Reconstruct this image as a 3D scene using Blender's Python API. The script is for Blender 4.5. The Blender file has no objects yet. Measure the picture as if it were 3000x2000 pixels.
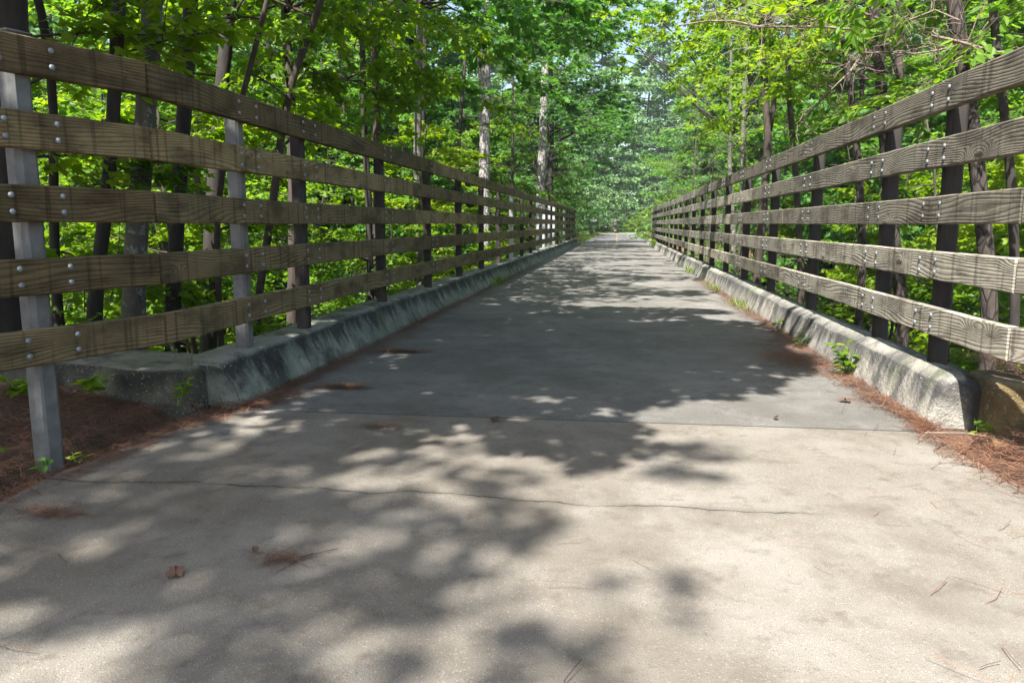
import bpy, math, random
import numpy as np
from mathutils import Matrix, Vector

R = math.radians
random.seed(7)
rng = np.random.default_rng(11)
scene = bpy.context.scene
col = scene.collection

# ------------------------------------------------------------------ camera
# pavement is z = 0, the bridge runs along +Y, camera 1.05 m above it
CAM_H = 1.05
FPX, VU, VV, ROLL = 2272.2, 1808.9, 657.5, 0.0008      # measured on the 3000 px wide photograph
_d = np.array([VU - 1500, -(VV - 1000), -FPX]); _d /= np.linalg.norm(_d)
_u = np.array([math.sin(ROLL), math.cos(ROLL), 0.0])
_u = _u + np.array([0, 0, 1.0]) * (-(_u @ _d) / _d[2]); _u /= np.linalg.norm(_u)
_x = np.cross(_d, _u)
camd = bpy.data.cameras.new('camera')
cam = bpy.data.objects.new('camera', camd)
col.objects.link(cam)
camd.sensor_width = 36.0
camd.lens = FPX / 3000 * 36
camd.clip_start = 0.05
camd.clip_end = 2000
rot = Matrix((tuple(_x), tuple(_d), tuple(_u)))         # columns = camera axes in world
cam.matrix_world = Matrix.Translation((0, 0, CAM_H)) @ rot.to_4x4()
scene.camera = cam


def at(u, v, Y):
    """world point that stands at forward distance Y on the sight line u, v"""
    r = np.array([u - 1500, -(v - 1000), -FPX])
    w = np.array([r @ _x, r @ _d, r @ _u])
    return w * (Y / w[1]) + np.array([0, 0, CAM_H])


# ------------------------------------------------------------------ world, sun, exposure
SUN_EL, SUN_AZ = 56.0, 198.0        # azimuth clockwise from +Y: behind the camera, a little to the left
to_sun = Vector((math.cos(R(SUN_EL)) * math.sin(R(SUN_AZ)),
                 math.cos(R(SUN_EL)) * math.cos(R(SUN_AZ)), math.sin(R(SUN_EL))))
w = bpy.data.worlds.new('World'); scene.world = w; w.use_nodes = True
nt = w.node_tree
sky = nt.nodes.new('ShaderNodeTexSky')
sky.sky_type = 'NISHITA'; sky.sun_disc = False
sky.sun_elevation = R(SUN_EL); sky.sun_rotation = R(SUN_AZ)
sky.air_density = 1.0; sky.dust_density = 2.5; sky.ozone_density = 1.0
nt.links.new(sky.outputs[0], nt.nodes['Background'].inputs[0])
nt.nodes['Background'].inputs[1].default_value = 0.08
ld = bpy.data.lights.new('sun', 'SUN'); ld.energy = 5.0; ld.angle = R(0.5); ld.color = (1.0, 0.965, 0.91)
sun = bpy.data.objects.new('sun', ld); col.objects.link(sun)
sun.rotation_euler = to_sun.to_track_quat('Z', 'Y').to_euler()
scene.view_settings.view_transform = 'Standard'
scene.view_settings.look = 'None'
scene.view_settings.gamma = 1.0
scene.view_settings.exposure = 1.85
scene.cycles.max_bounces = 7
scene.cycles.diffuse_bounces = 4
scene.cycles.glossy_bounces = 2
scene.cycles.transmission_bounces = 5
scene.cycles.transparent_max_bounces = 4
scene.cycles.sample_clamp_indirect = 6
scene.cycles.use_denoising = True
scene.cycles.caustics_reflective = False
scene.cycles.caustics_refractive = False


# ------------------------------------------------------------------ helpers
def tag(o, label=None, cat=None, group=None, kind=None):
    if label: o['label'] = label
    if cat: o['category'] = cat
    if group: o['group'] = group
    if kind: o['kind'] = kind
    return o


def empty(name, loc, label, cat, group=None, rz=0):
    o = bpy.data.objects.new(name, None); col.objects.link(o)
    o.location = loc; o.rotation_euler = (0, 0, rz); o.empty_display_size = 0.2
    return tag(o, label, cat, group)


class MB:
    """collects vertices and faces as arrays and links them as one mesh object"""
    def __init__(s):
        s.V = []; s.I = []; s.C = []; s.A = []; s.n = 0

    def add(s, V, faces, rnd=None):
        V = np.asarray(V, float).reshape(-1, 3)
        for f in faces:
            f = np.asarray(f)
            s.I.append((f + s.n).ravel()); s.C.append(np.full(f.shape[0], f.shape[1]))
        s.V.append(V); s.n += len(V)
        s.A.append(np.full(len(V), 0.5) if rnd is None else rnd)
        return s

    def box(s, c, size, rz=0.0, bev=0.0):
        x, y, z = [q / 2 for q in size]
        b = min(bev, x * .9, y * .9, z * .9)
        if b <= 0:
            V = np.array([[sx * x, sy * y, sz * z] for sz in (-1, 1) for sy in (-1, 1) for sx in (-1, 1)])
            F = [np.array([[0, 2, 3, 1], [4, 5, 7, 6], [0, 1, 5, 4], [2, 6, 7, 3], [0, 4, 6, 2], [1, 3, 7, 5]])]
        else:                                            # chamfered box: 24 vertices
            V = []
            idx = {}
            for sx in (-1, 1):
                for sy in (-1, 1):
                    for sz in (-1, 1):
                        idx[sx, sy, sz] = len(V)
                        V += [[sx * x, sy * (y - b), sz * (z - b)], [sx * (x - b), sy * y, sz * (z - b)],
                              [sx * (x - b), sy * (y - b), sz * z]]
            V = np.array(V); q = []; t = []
            I = lambda a, bb, c_, k: idx[a, bb, c_] + k
            for sg in (-1, 1):
                o = [(-1, -1), (1, -1), (1, 1), (-1, 1)]
                q.append([I(sg, a, bb, 0) for a, bb in (o if sg > 0 else o[::-1])])
                q.append([I(a, sg, bb, 1) for a, bb in (o[::-1] if sg > 0 else o)])
                q.append([I(a, bb, sg, 2) for a, bb in (o if sg > 0 else o[::-1])])
            for s1 in (-1, 1):
                for s2 in (-1, 1):
                    q.append([I(-1, s1, s2, 1), I(1, s1, s2, 1), I(1, s1, s2, 2), I(-1, s1, s2, 2)])
                    q.append([I(s1, -1, s2, 0), I(s1, 1, s2, 0), I(s1, 1, s2, 2), I(s1, -1, s2, 2)])
                    q.append([I(s1, s2, -1, 0), I(s1, s2, 1, 0), I(s1, s2, 1, 1), I(s1, s2, -1, 1)])
                    for s3 in (-1, 1):
                        t.append([I(s1, s2, s3, 0), I(s1, s2, s3, 1), I(s1, s2, s3, 2)])
            F = [np.array(q), np.array(t)]
        ca, sa = math.cos(rz), math.sin(rz)
        V = V @ np.array([[ca, sa, 0], [-sa, ca, 0], [0, 0, 1]]) + np.array(c)
        return s.add(V, F)

    def tube(s, P, rad, sides=7, cap=True):
        P = np.asarray(P, float); n = len(P)
        rad = np.full(n, rad) if np.isscalar(rad) else np.asarray(rad, float)
        T = np.gradient(P, axis=0); T /= np.linalg.norm(T, axis=1)[:, None] + 1e-9
        ref = np.array([0.31, 0.17, 0.93]) if abs(T[0][2]) < .9 else np.array([0.97, 0.2, 0.1])
        A = np.cross(T, ref); A /= np.linalg.norm(A, axis=1)[:, None] + 1e-9
        B = np.cross(T, A)
        th = np.arange(sides) * 2 * math.pi / sides
        V = P[:, None] + rad[:, None, None] * (np.cos(th)[None, :, None] * A[:, None] + np.sin(th)[None, :, None] * B[:, None])
        i = np.arange(n - 1)[:, None] * sides; j = np.arange(sides)[None]; k = (j + 1) % sides
        F = [np.stack([i + j, i + k, i + sides + k, i + sides + j], -1).reshape(-1, 4)]
        if cap:
            F.append(np.arange(sides)[None, ::-1]); F.append((np.arange(sides) + (n - 1) * sides)[None])
        return s.add(V, F)

    def leaves(s, P, D, N, S, T, rnd=None):
        """one leaf of template T at each point: D along the blade, N its upper side, S its length"""
        n = len(P)
        if n == 0: return s
        D = D / (np.linalg.norm(D, axis=1)[:, None] + 1e-9)
        X = np.cross(D, N); X /= np.linalg.norm(X, axis=1)[:, None] + 1e-9
        N = np.cross(X, D)
        tv, tf = T
        V = P[:, None] + S[:, None, None] * (tv[None, :, 0, None] * X[:, None] + tv[None, :, 1, None] * D[:, None] + tv[None, :, 2, None] * N[:, None])
        k = len(tv)
        off = (np.arange(n) * k)[:, None, None]
        F = [(f[None] + off).reshape(-1, f.shape[1]) for f in tf]
        if rnd is None: rnd = rng.random(n)
        return s.add(V, F, np.repeat(rnd, k))

    def mesh(s, name, smooth=False):
        me = bpy.data.meshes.new(name)
        V = np.concatenate(s.V).astype(np.float32); I = np.concatenate(s.I).astype(np.int32); C = np.concatenate(s.C).astype(np.int32)
        me.vertices.add(len(V)); me.vertices.foreach_set('co', V.ravel())
        me.loops.add(len(I)); me.loops.foreach_set('vertex_index', I)
        me.polygons.add(len(C)); me.polygons.foreach_set('loop_start', np.concatenate([[0], np.cumsum(C)[:-1]]).astype(np.int32))
        try: me.polygons.foreach_set('loop_total', C)
        except Exception: pass
        a = me.attributes.new('rnd', 'FLOAT', 'POINT'); a.data.foreach_set('value', np.concatenate(s.A).astype(np.float32))
        me.update(calc_edges=True)
        me.polygons.foreach_set('use_smooth', np.full(len(C), smooth))
        return me

    def build(s, name, mat, parent=None, smooth=False, loc=(0, 0, 0)):
        me = s.mesh(name, smooth)
        me.materials.append(mat)
        o = bpy.data.objects.new(name, me); col.objects.link(o)
        if parent: o.parent = parent
        o.location = loc
        return o


def link_copy(o, parent=None):
    c = o.copy(); col.objects.link(c)
    if parent: c.parent = parent
    for ch in o.children: link_copy(ch, c)
    return c


def vnoise(P, seed=0):
    """cheap smooth noise of points, about -1..1"""
    r = np.random.default_rng(seed)
    out = np.zeros(len(P))
    for k in range(5):
        w_ = r.normal(size=3); w_ *= (1.0 + .7 * k) / np.linalg.norm(w_)
        out += np.sin(P @ w_ * 2 + r.random() * 6.28) / (1 + .5 * k)
    return out / 2.2


# ------------------------------------------------------------------ materials
def mat(name):
    m = bpy.data.materials.new(name); m.use_nodes = True
    t = m.node_tree
    b = t.nodes['Principled BSDF']
    return m, t, b


def N(t, typ, **kw):
    n = t.nodes.new('ShaderNode' + typ)
    for k, v in kw.items():
        if k.startswith('i_'):
            n.inputs[k[2:].replace('_', ' ')].default_value = v
        elif k.startswith('n'):
            n.inputs[int(k[1:])].default_value = v
        else:
            setattr(n, k, v)
    return n


def L(t, a, b): t.links.new(a, b)


def math_n(t, op, a, b=None, c=None):
    n = t.nodes.new('ShaderNodeMath'); n.operation = op
    for i, q in enumerate((a, b, c)):
        if q is None: continue
        if isinstance(q, (int, float)): n.inputs[i].default_value = q
        else: t.links.new(q, n.inputs[i])
    return n.outputs[0]


def ramp(t, fac, stops, interp='LINEAR'):
    n = t.nodes.new('ShaderNodeValToRGB'); n.color_ramp.interpolation = interp
    e = n.color_ramp.elements
    while len(e) < len(stops): e.new(0.5)
    for i, (p, c) in enumerate(stops):
        e[i].position = p
        e[i].color = (c, c, c, 1) if isinstance(c, (int, float)) else (*c, 1)
    t.links.new(fac, n.inputs[0])
    return n.outputs[0]


def mixc(t, fac, a, b, mode='MIX'):
    n = t.nodes.new('ShaderNodeMix'); n.data_type = 'RGBA'; n.blend_type = mode
    for s_, q in ((n.inputs[0], fac), (n.inputs[6], a), (n.inputs[7], b)):
        if isinstance(q, (int, float)): s_.default_value = q
        elif isinstance(q, tuple): s_.default_value = (*q, 1)
        else: t.links.new(q, s_)
    return n.outputs[2]


def noise(t, vec, scale, detail=4, rough=.55, dist=0.0):
    n = N(t, 'TexNoise'); n.inputs['Scale'].default_value = scale; n.inputs['Detail'].default_value = detail
    n.inputs['Roughness'].default_value = rough; n.inputs['Distortion'].default_value = dist
    if vec is not None: t.links.new(vec, n.inputs['Vector'])
    return n.outputs[0]


def voro(t, vec, scale, feature='F1', out=0, rand=1.0):
    n = N(t, 'TexVoronoi'); n.feature = feature; n.inputs['Scale'].default_value = scale
    n.inputs['Randomness'].default_value = rand
    if vec is not None: t.links.new(vec, n.inputs['Vector'])
    return n.outputs[out]


def mapping(t, vec, scale=(1, 1, 1), loc=(0, 0, 0), rot_=(0, 0, 0)):
    n = N(t, 'Mapping'); n.inputs['Scale'].default_value = scale; n.inputs['Location'].default_value = loc
    n.inputs['Rotation'].default_value = rot_
    t.links.new(vec, n.inputs['Vector'])
    return n.outputs[0]


def geo_pos(t): return N(t, 'NewGeometry').outputs['Position']
def objc(t): return N(t, 'TexCoord').outputs['Object']


def bump(t, b, h, strength=.4, dist=.01):
    n = N(t, 'Bump'); n.inputs['Strength'].default_value = strength; n.inputs['Distance'].default_value = dist
    t.links.new(h, n.inputs['Height']); t.links.new(n.outputs[0], b.inputs['Normal'])


def leaf_mat(name, c_dark, c_mid, c_light, trans=.5, tgain=(1.5, 1.45, .6)):
    m, t, b = mat(name)
    at_ = N(t, 'Attribute'); at_.attribute_name = 'rnd'
    oi = N(t, 'ObjectInfo')
    f = math_n(t, 'ADD', math_n(t, 'MULTIPLY', at_.outputs['Fac'], .75), math_n(t, 'MULTIPLY', oi.outputs['Random'], .25))
    c = ramp(t, f, [(0.0, c_dark), (.45, c_mid), (1.0, c_light)])
    L(t, c, b.inputs['Base Color'])
    b.inputs['Roughness'].default_value = .5
    b.inputs['Specular IOR Level'].default_value = .35
    tr = N(t, 'BsdfTranslucent')
    ct = mixc(t, 1.0, c, tgain, 'MULTIPLY')
    L(t, ct, tr.inputs[0])
    mx = N(t, 'MixShader'); mx.inputs[0].default_value = trans
    L(t, b.outputs[0], mx.inputs[1]); L(t, tr.outputs[0], mx.inputs[2])
    L(t, mx.outputs[0], t.nodes['Material Output'].inputs[0])
    return m


def bark_mat(name, c0, c1, scale=9, lichen=None, stretch=.25, plates=False):
    m, t, b = mat(name)
    v = mapping(t, objc(t), (1, 1, stretch))
    n1 = noise(t, v, scale, 6, .65)
    if plates:
        vo = voro(t, mapping(t, v, (1, 1, .8)), scale * 1.6, 'DISTANCE_TO_EDGE')
        e = ramp(t, vo, [(0.0, 0.0), (.13, 1.0)])
        n1 = math_n(t, 'MULTIPLY', n1, math_n(t, 'ADD', math_n(t, 'MULTIPLY', e, .7), .3))
    c = ramp(t, n1, [(.22, c0), (.68, c1)])
    if lichen:
        l = ramp(t, noise(t, objc(t), 13, 5, .6), [(.56, 0.0), (.64, 1.0)])
        c = mixc(t, math_n(t, 'MULTIPLY', l, .75), c, lichen)
    L(t, c, b.inputs['Base Color']); b.inputs['Roughness'].default_value = .9
    bump(t, b, n1, .9, .02)
    return m


M = {}
M['leaf_maple'] = leaf_mat('leaf_maple', (.055, .14, .010), (.14, .25, .014), (.29, .38, .022), .6, (1.6, 1.5, .45))
M['leaf_gum'] = leaf_mat('leaf_gum', (.032, .11, .022), (.07, .19, .03), (.15, .29, .045), .5, (1.4, 1.45, .65))
M['leaf_oak'] = leaf_mat('leaf_oak', (.042, .12, .014), (.10, .215, .02), (.22, .34, .03), .58, (1.55, 1.5, .5))
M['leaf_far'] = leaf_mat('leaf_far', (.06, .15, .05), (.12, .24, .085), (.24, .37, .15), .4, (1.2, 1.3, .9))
M['needle_green'] = leaf_mat('needle_green', (.06, .13, .05), (.12, .22, .08), (.22, .33, .13), .3, (1.2, 1.2, .9))
M['bark_dark'] = bark_mat('bark_dark', (.006, .005, .004), (.035, .028, .023), 14, None, .2)
M['bark_brown'] = bark_mat('bark_brown', (.012, .009, .007), (.075, .055, .042), 16, None, .25)
M['bark_grey'] = bark_mat('bark_grey', (.04, .035, .028), (.12, .11, .09), 10, (.26, .28, .24), .35)
M['bark_pine'] = bark_mat('bark_pine', (.06, .05, .045), (.42, .38, .35), 7, (.5, .52, .5), .35, True)
M['bark_scaly'] = bark_mat('bark_scaly', (.008, .006, .005), (.075, .056, .046), 9, None, .4, True)
M['dead_wood'] = bark_mat('dead_wood', (.09, .065, .05), (.25, .19, .15), 20, None, .3)


def wood_mat(name, cd, cm, cl, tint_side):
    """weathered plank: growth rings stretched along the board (+Y) and bent round knots"""
    m, t, b = mat(name)
    oi = N(t, 'ObjectInfo')
    pos = objc(t)
    sh = N(t, 'CombineXYZ')
    L(t, math_n(t, 'MULTIPLY', oi.outputs['Random'], 337.0), sh.inputs[1])
    L(t, math_n(t, 'MULTIPLY', oi.outputs['Random'], 11.0), sh.inputs[2])
    va = N(t, 'VectorMath'); va.operation = 'ADD'; L(t, pos, va.inputs[0]); L(t, sh.outputs[0], va.inputs[1])
    v = va.outputs[0]
    # knots: sparse cells in a squeezed space
    vk = mapping(t, v, (0.0, 1.25, 4.2))
    kd = voro(t, vk, 1.0, 'F1', 0)
    kn = ramp(t, kd, [(0.0, 1.0), (.30, 0.0)], 'EASE')
    kcore = ramp(t, kd, [(0.045, 1.0), (.085, 0.0)])
    lo = noise(t, mapping(t, v, (0, .42, 2.2)), 2.1, 1.2, .4)
    sx = N(t, 'SeparateXYZ'); L(t, v, sx.inputs[0])
    # ring coordinate
    ring = math_n(t, 'ADD', math_n(t, 'MULTIPLY', sx.outputs[2], 62.0), math_n(t, 'MULTIPLY', lo, 13.0))
    ring = math_n(t, 'ADD', ring, math_n(t, 'MULTIPLY', kn, 7.0))
    fib = noise(t, mapping(t, v, (1, 2.0, 160)), 1.0, 3, .6)
    ring = math_n(t, 'ADD', ring, math_n(t, 'MULTIPLY', fib, .5))
    fr = math_n(t, 'FRACT', ring)
    g = ramp(t, fr, [(0.0, .1), (.14, 0.0), (.42, .8), (.8, 1.0), (1.0, .1)], 'EASE')
    fine = noise(t, mapping(t, v, (1, 5, 320)), 1.0, 2, .6)
    base = mixc(t, g, cd, cm)
    base = mixc(t, math_n(t, 'MULTIPLY', fine, .55), base, cl)
    # blotches, knots, mildew
    bl = noise(t, mapping(t, v, (1, 1.6, 4)), 1.7, 5, .6)
    base = mixc(t, ramp(t, bl, [(.46, 0.0), (.62, .6)]), base, tuple(q * .45 for q in cd))
    gr = noise(t, mapping(t, v, (1, 9, 2.2)), 1.0, 4, .6)
    base = mixc(t, ramp(t, gr, [(.45, 0.0), (.7, .5)]), base, tint_side)
    st = noise(t, mapping(t, v, (1, 22, 1.1)), 1.0, 3, .55)
    base = mixc(t, ramp(t, st, [(.54, 0.0), (.66, .55)]), base, tuple(q * .5 for q in cd))
    base = mixc(t, math_n(t, 'MULTIPLY', kcore, .85), base, (.035, .024, .014))
    rb = math_n(t, 'FRACT', math_n(t, 'MULTIPLY', oi.outputs['Random'], 7.31))
    base = mixc(t, 1.0, base, ramp(t, rb, [(0.0, (.58, .56, .52)), (.5, (1.0, 1.0, 1.0)), (1.0, (1.4, 1.38, 1.32))]), 'MULTIPLY')
    # splits along the grain
    sp_ = noise(t, mapping(t, v, (1, .9, 26)), 1.0, 2, .5)
    crk = ramp(t, math_n(t, 'ABSOLUTE', math_n(t, 'SUBTRACT', sp_, .5)), [(.0, 1.0), (.006, 0.0)])
    crk = math_n(t, 'MULTIPLY', crk, ramp(t, bl, [(.5, 0.0), (.56, 1.0)]))
    base = mixc(t, crk, base, (.012, .009, .006))
    L(t, base, b.inputs['Base Color'])
    b.inputs['Roughness'].default_value = .85
    b.inputs['Specular IOR Level'].default_value = .25
    h = math_n(t, 'ADD', math_n(t, 'MULTIPLY', g, .7), math_n(t, 'MULTIPLY', fine, .4))
    bump(t, b, h, .8, .004)
    return m


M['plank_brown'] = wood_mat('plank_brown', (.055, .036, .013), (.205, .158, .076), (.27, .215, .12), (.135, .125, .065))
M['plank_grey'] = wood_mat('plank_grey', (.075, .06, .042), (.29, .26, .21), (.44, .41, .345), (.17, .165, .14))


def metal_mat():
    m, t, b = mat('galvanised_steel')
    v = objc(t)
    n1 = noise(t, v, 14, 4, .6); n2 = noise(t, mapping(t, v, (1, 1, .18)), 9, 4, .6)
    c = ramp(t, n1, [(.3, (.085, .088, .082)), (.7, (.15, .155, .15))])
    c = mixc(t, ramp(t, n2, [(.5, 0.0), (.72, .6)]), c, (.06, .052, .045))
    L(t, c, b.inputs['Base Color']); b.inputs['Roughness'].default_value = .6
    b.inputs['Metallic'].default_value = .1
    bump(t, b, n1, .08, .004)
    return m


M['steel'] = metal_mat()
m, t, b = mat('weathered_steel')
c = ramp(t, noise(t, mapping(t, objc(t), (1, 1, .2)), 11, 4, .6), [(.3, (.016, .013, .011)), (.72, (.05, .045, .042))]); L(t, c, b.inputs['Base Color'])
b.inputs['Roughness'].default_value = .75; b.inputs['Specular IOR Level'].default_value = .2
M['dark_steel'] = m
m, t, b = mat('sunlit_steel')  # lighter copy of the post steel, with sunlight put into its colour
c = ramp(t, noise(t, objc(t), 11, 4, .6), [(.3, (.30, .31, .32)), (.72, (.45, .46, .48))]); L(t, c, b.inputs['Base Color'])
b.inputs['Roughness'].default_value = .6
M['sunlit_post_steel'] = m
m, t, b = mat('bolt_steel')
c = ramp(t, noise(t, objc(t), 60, 3), [(.35, (.13, .145, .16)), (.7, (.24, .26, .28))]); L(t, c, b.inputs['Base Color'])
b.inputs['Roughness'].default_value = .5; b.inputs['Metallic'].default_value = .3
M['bolt'] = m


def pave_mat(name, c_lo, c_hi, stain, speck=1.0, crack=False):
    m, t, b = mat(name)
    p = geo_pos(t)
    big = noise(t, p, .55, 5, .6); mid = noise(t, p, 3.2, 5, .6)
    c = mixc(t, ramp(t, big, [(.35, 0.0), (.65, 1.0)]), c_lo, c_hi)
    c = mixc(t, ramp(t, mid, [(.42, 0.0), (.7, .6)]), c, stain)
    # exposed aggregate: small stones, each its own tone
    vn = N(t, 'TexVoronoi'); vn.inputs['Scale'].default_value = 125; L(t, p, vn.inputs['Vector'])
    st = ramp(t, vn.outputs['Distance'], [(.28, 1.0), (.46, 0.0)])
    hs = N(t, 'SeparateColor'); L(t, vn.outputs['Color'], hs.inputs[0])
    tone = ramp(t, hs.outputs[0], [(0.0, (.06, .052, .045)), (.3, (.22, .19, .15)), (.55, (.42, .38, .32)), (.8, (.32, .31, .29)), (1.0, (.30, .20, .12))])
    pick = ramp(t, hs.outputs[1], [(.35, 0.0), (.5, 1.0)])
    c = mixc(t, math_n(t, 'MULTIPLY', math_n(t, 'MULTIPLY', st, pick), .5 * speck), c, tone)
    gr = noise(t, p, 420, 2, .7)
    c = mixc(t, ramp(t, gr, [(.34, .9 * speck), (.54, 0.0)]), c, tuple(q * .25 for q in c_lo))
    c = mixc(t, ramp(t, gr, [(.62, 0.0), (.8, .12 * speck)]), c, (.55, .53, .5))
    blot = noise(t, mapping(t, p, (1.0, .7, 1), (3.1, 1.7, 0)), 1.15, 7, .68)
    c = mixc(t, ramp(t, blot, [(.49, 0.0), (.58, .42), (.72, .6)]), c, tuple(q * .72 for q in stain))
    c = mixc(t, ramp(t, noise(t, p, 9, 6, .7), [(.54, 0.0), (.68, .6)]), c, tuple(q * .7 for q in stain))
    pit = noise(t, p, 38, 4, .7)
    c = mixc(t, ramp(t, pit, [(.62, 0.0), (.74, .4)]), c, tuple(q * .5 for q in stain))
    h = math_n(t, 'ADD', math_n(t, 'MULTIPLY', st, .5), gr)
    if crack:
        sp = N(t, 'SeparateXYZ'); L(t, p, sp.inputs[0])
        # one meandering crack across the slab
        wv = noise(t, mapping(t, p, (1, .15, 0)), 1.3, 6, .62)
        yy = math_n(t, 'SUBTRACT', sp.outputs[1], math_n(t, 'ADD', 2.70, math_n(t, 'MULTIPLY', wv, .3)))
        d = math_n(t, 'ABSOLUTE', yy)
        fade = ramp(t, noise(t, p, 7, 3), [(.3, .35), (.6, 1.0)])
        ln = math_n(t, 'MULTIPLY', ramp(t, math_n(t, 'DIVIDE', d, math_n(t, 'ADD', math_n(t, 'MULTIPLY', noise(t, p, 16, 3), 1.5), .15)), [(0.002, 1.0), (.0075, 0.0)]), fade)
        side = ramp(t, math_n(t, 'MULTIPLY', math_n(t, 'ADD', sp.outputs[0], 3.0), .25), [(.90, 1.0), (.96, 0.0)])
        ln = math_n(t, 'MULTIPLY', ln, side)
        halo = math_n(t, 'MULTIPLY', math_n(t, 'MULTIPLY', ramp(t, d, [(0.0, .35), (.05, 0.0)]), fade), side)
        c = mixc(t, halo, c, tuple(q * .4 for q in stain))
        c = mixc(t, ln, c, (.015, .013, .01))
        h = math_n(t, 'SUBTRACT', h, math_n(t, 'MULTIPLY', ln, 3.0))
    L(t, c, b.inputs['Base Color']); b.inputs['Roughness'].default_value = .88
    b.inputs['Specular IOR Level'].default_value = .3
    bump(t, b, h, .55, .004)
    return m


M['apron'] = pave_mat('apron', (.180, .161, .133), (.262, .241, .208), (.122, .101, .076), 1.0, True)
M['deck'] = pave_mat('deck', (.130, .125, .115), (.205, .197, .182), (.095, .087, .074), .9)
M['asphalt'] = pave_mat('asphalt', (.15, .148, .155), (.20, .195, .20), (.12, .11, .11), .5)


def kerb_mat(name, c_lo, c_hi, dark, dark_amt=.75, top=(.27, .265, .21), ledge_on=0.0):
    m, t, b = mat(name)
    p = geo_pos(t); sp = N(t, 'SeparateXYZ'); L(t, p, sp.inputs[0])
    nrm = N(t, 'SeparateXYZ'); L(t, N(t, 'NewGeometry').outputs['Normal'], nrm.inputs[0])
    a = noise(t, p, 5, 6, .65)
    c = mixc(t, ramp(t, a, [(.3, 0.0), (.7, 1.0)]), c_lo, c_hi)
    oi = N(t, 'ObjectInfo')
    c = mixc(t, 1.0, c, ramp(t, oi.outputs['Random'], [(0.0, (.72, .72, .72)), (1.0, (1.2, 1.18, 1.14))]), 'MULTIPLY')
    streak = noise(t, mapping(t, p, (1, 4.5, .25)), 1.6, 6, .62)
    fine = noise(t, mapping(t, p, (1, 30, 1.2)), 1.0, 4, .6)
    # black growth runs down from the top edge
    hgt = math_n(t, 'MULTIPLY', sp.outputs[2], 3.2)
    dk = math_n(t, 'ADD', math_n(t, 'MULTIPLY', streak, 1.6), math_n(t, 'SUBTRACT', hgt, 1.02))
    dk = math_n(t, 'ADD', dk, math_n(t, 'MULTIPLY', fine, .35))
    side = ramp(t, nrm.outputs[2], [(.55, 1.0), (.9, .12)])
    c = mixc(t, math_n(t, 'MULTIPLY', math_n(t, 'MULTIPLY', ramp(t, dk, [(.28, 0.0), (.62, 1.0)]), side), dark_amt), c, dark)
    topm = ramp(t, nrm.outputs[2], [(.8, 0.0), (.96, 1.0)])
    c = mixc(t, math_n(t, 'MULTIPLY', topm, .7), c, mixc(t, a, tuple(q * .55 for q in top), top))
    sp2 = noise(t, p, 60, 3, .7)
    c = mixc(t, ramp(t, sp2, [(.60, 0.0), (.72, .6)]), c, (.55, .56, .52))
    c = mixc(t, ramp(t, sp2, [(.26, .6), (.38, 0.0)]), c, dark)
    ledge = ramp(t, math_n(t, 'MULTIPLY', math_n(t, 'SUBTRACT', sp.outputs[0], 1.80), 5.0), [(.1, 0.0), (.3, .85 * ledge_on)])
    c = mixc(t, ledge, c, (.03, .032, .02))
    blotch = ramp(t, noise(t, p, 3.1, 7, .7), [(.50, 0.0), (.62, .7)])
    c = mixc(t, blotch, c, dark)
    moss = ramp(t, noise(t, p, 2.2, 4, .6), [(.56, 0.0), (.7, .5)])
    c = mixc(t, moss, c, (.10, .12, .05))
    L(t, c, b.inputs['Base Color']); b.inputs['Roughness'].default_value = .92
    h = math_n(t, 'ADD', math_n(t, 'MULTIPLY', sp2, .5), noise(t, p, 25, 6, .7))
    bump(t, b, h, 1.0, .02)
    return m


M['kerb_left'] = kerb_mat('kerb_left', (.11, .13, .105), (.26, .29, .24), (.010, .012, .011), .9)
M['kerb_right'] = kerb_mat('kerb_right', (.15, .14, .12), (.36, .34, .30), (.028, .028, .03), .85, ledge_on=1.0)
M['block_grey'] = kerb_mat('block_grey', (.045, .045, .032), (.13, .13, .095), (.012, .013, .009), .8)
M['block_yellow'] = kerb_mat('block_yellow', (.15, .10, .035), (.29, .205, .085), (.05, .04, .02), .5, (.2, .17, .10))


def litter_mat():
    m, t, b = mat('forest_litter')
    p = geo_pos(t)
    a = noise(t, p, 5, 6, .7); d = noise(t, p, 45, 4, .7)
    c = ramp(t, a, [(.3, (.03, .017, .01)), (.5, (.075, .04, .022)), (.7, (.13, .07, .038))])
    c = mixc(t, ramp(t, d, [(.4, 0.0), (.7, .6)]), c, (.20, .11, .06))
    L(t, c, b.inputs['Base Color']); b.inputs['Roughness'].default_value = .95
    bump(t, b, math_n(t, 'ADD', a, d), .9, .03)
    return m


M['litter'] = litter_mat()


def simple(name, c0, c1, scale=20, rough=.8, stops=(.35, .65)):
    m, t, b = mat(name)
    at_ = N(t, 'Attribute'); at_.attribute_name = 'rnd'
    n = noise(t, objc(t), scale, 4)
    f = math_n(t, 'ADD', math_n(t, 'MULTIPLY', n, .5), math_n(t, 'MULTIPLY', at_.outputs['Fac'], .5))
    L(t, ramp(t, f, [(stops[0], c0), (stops[1], c1)]), b.inputs['Base Color'])
    b.inputs['Roughness'].default_value = rough
    return m


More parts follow.
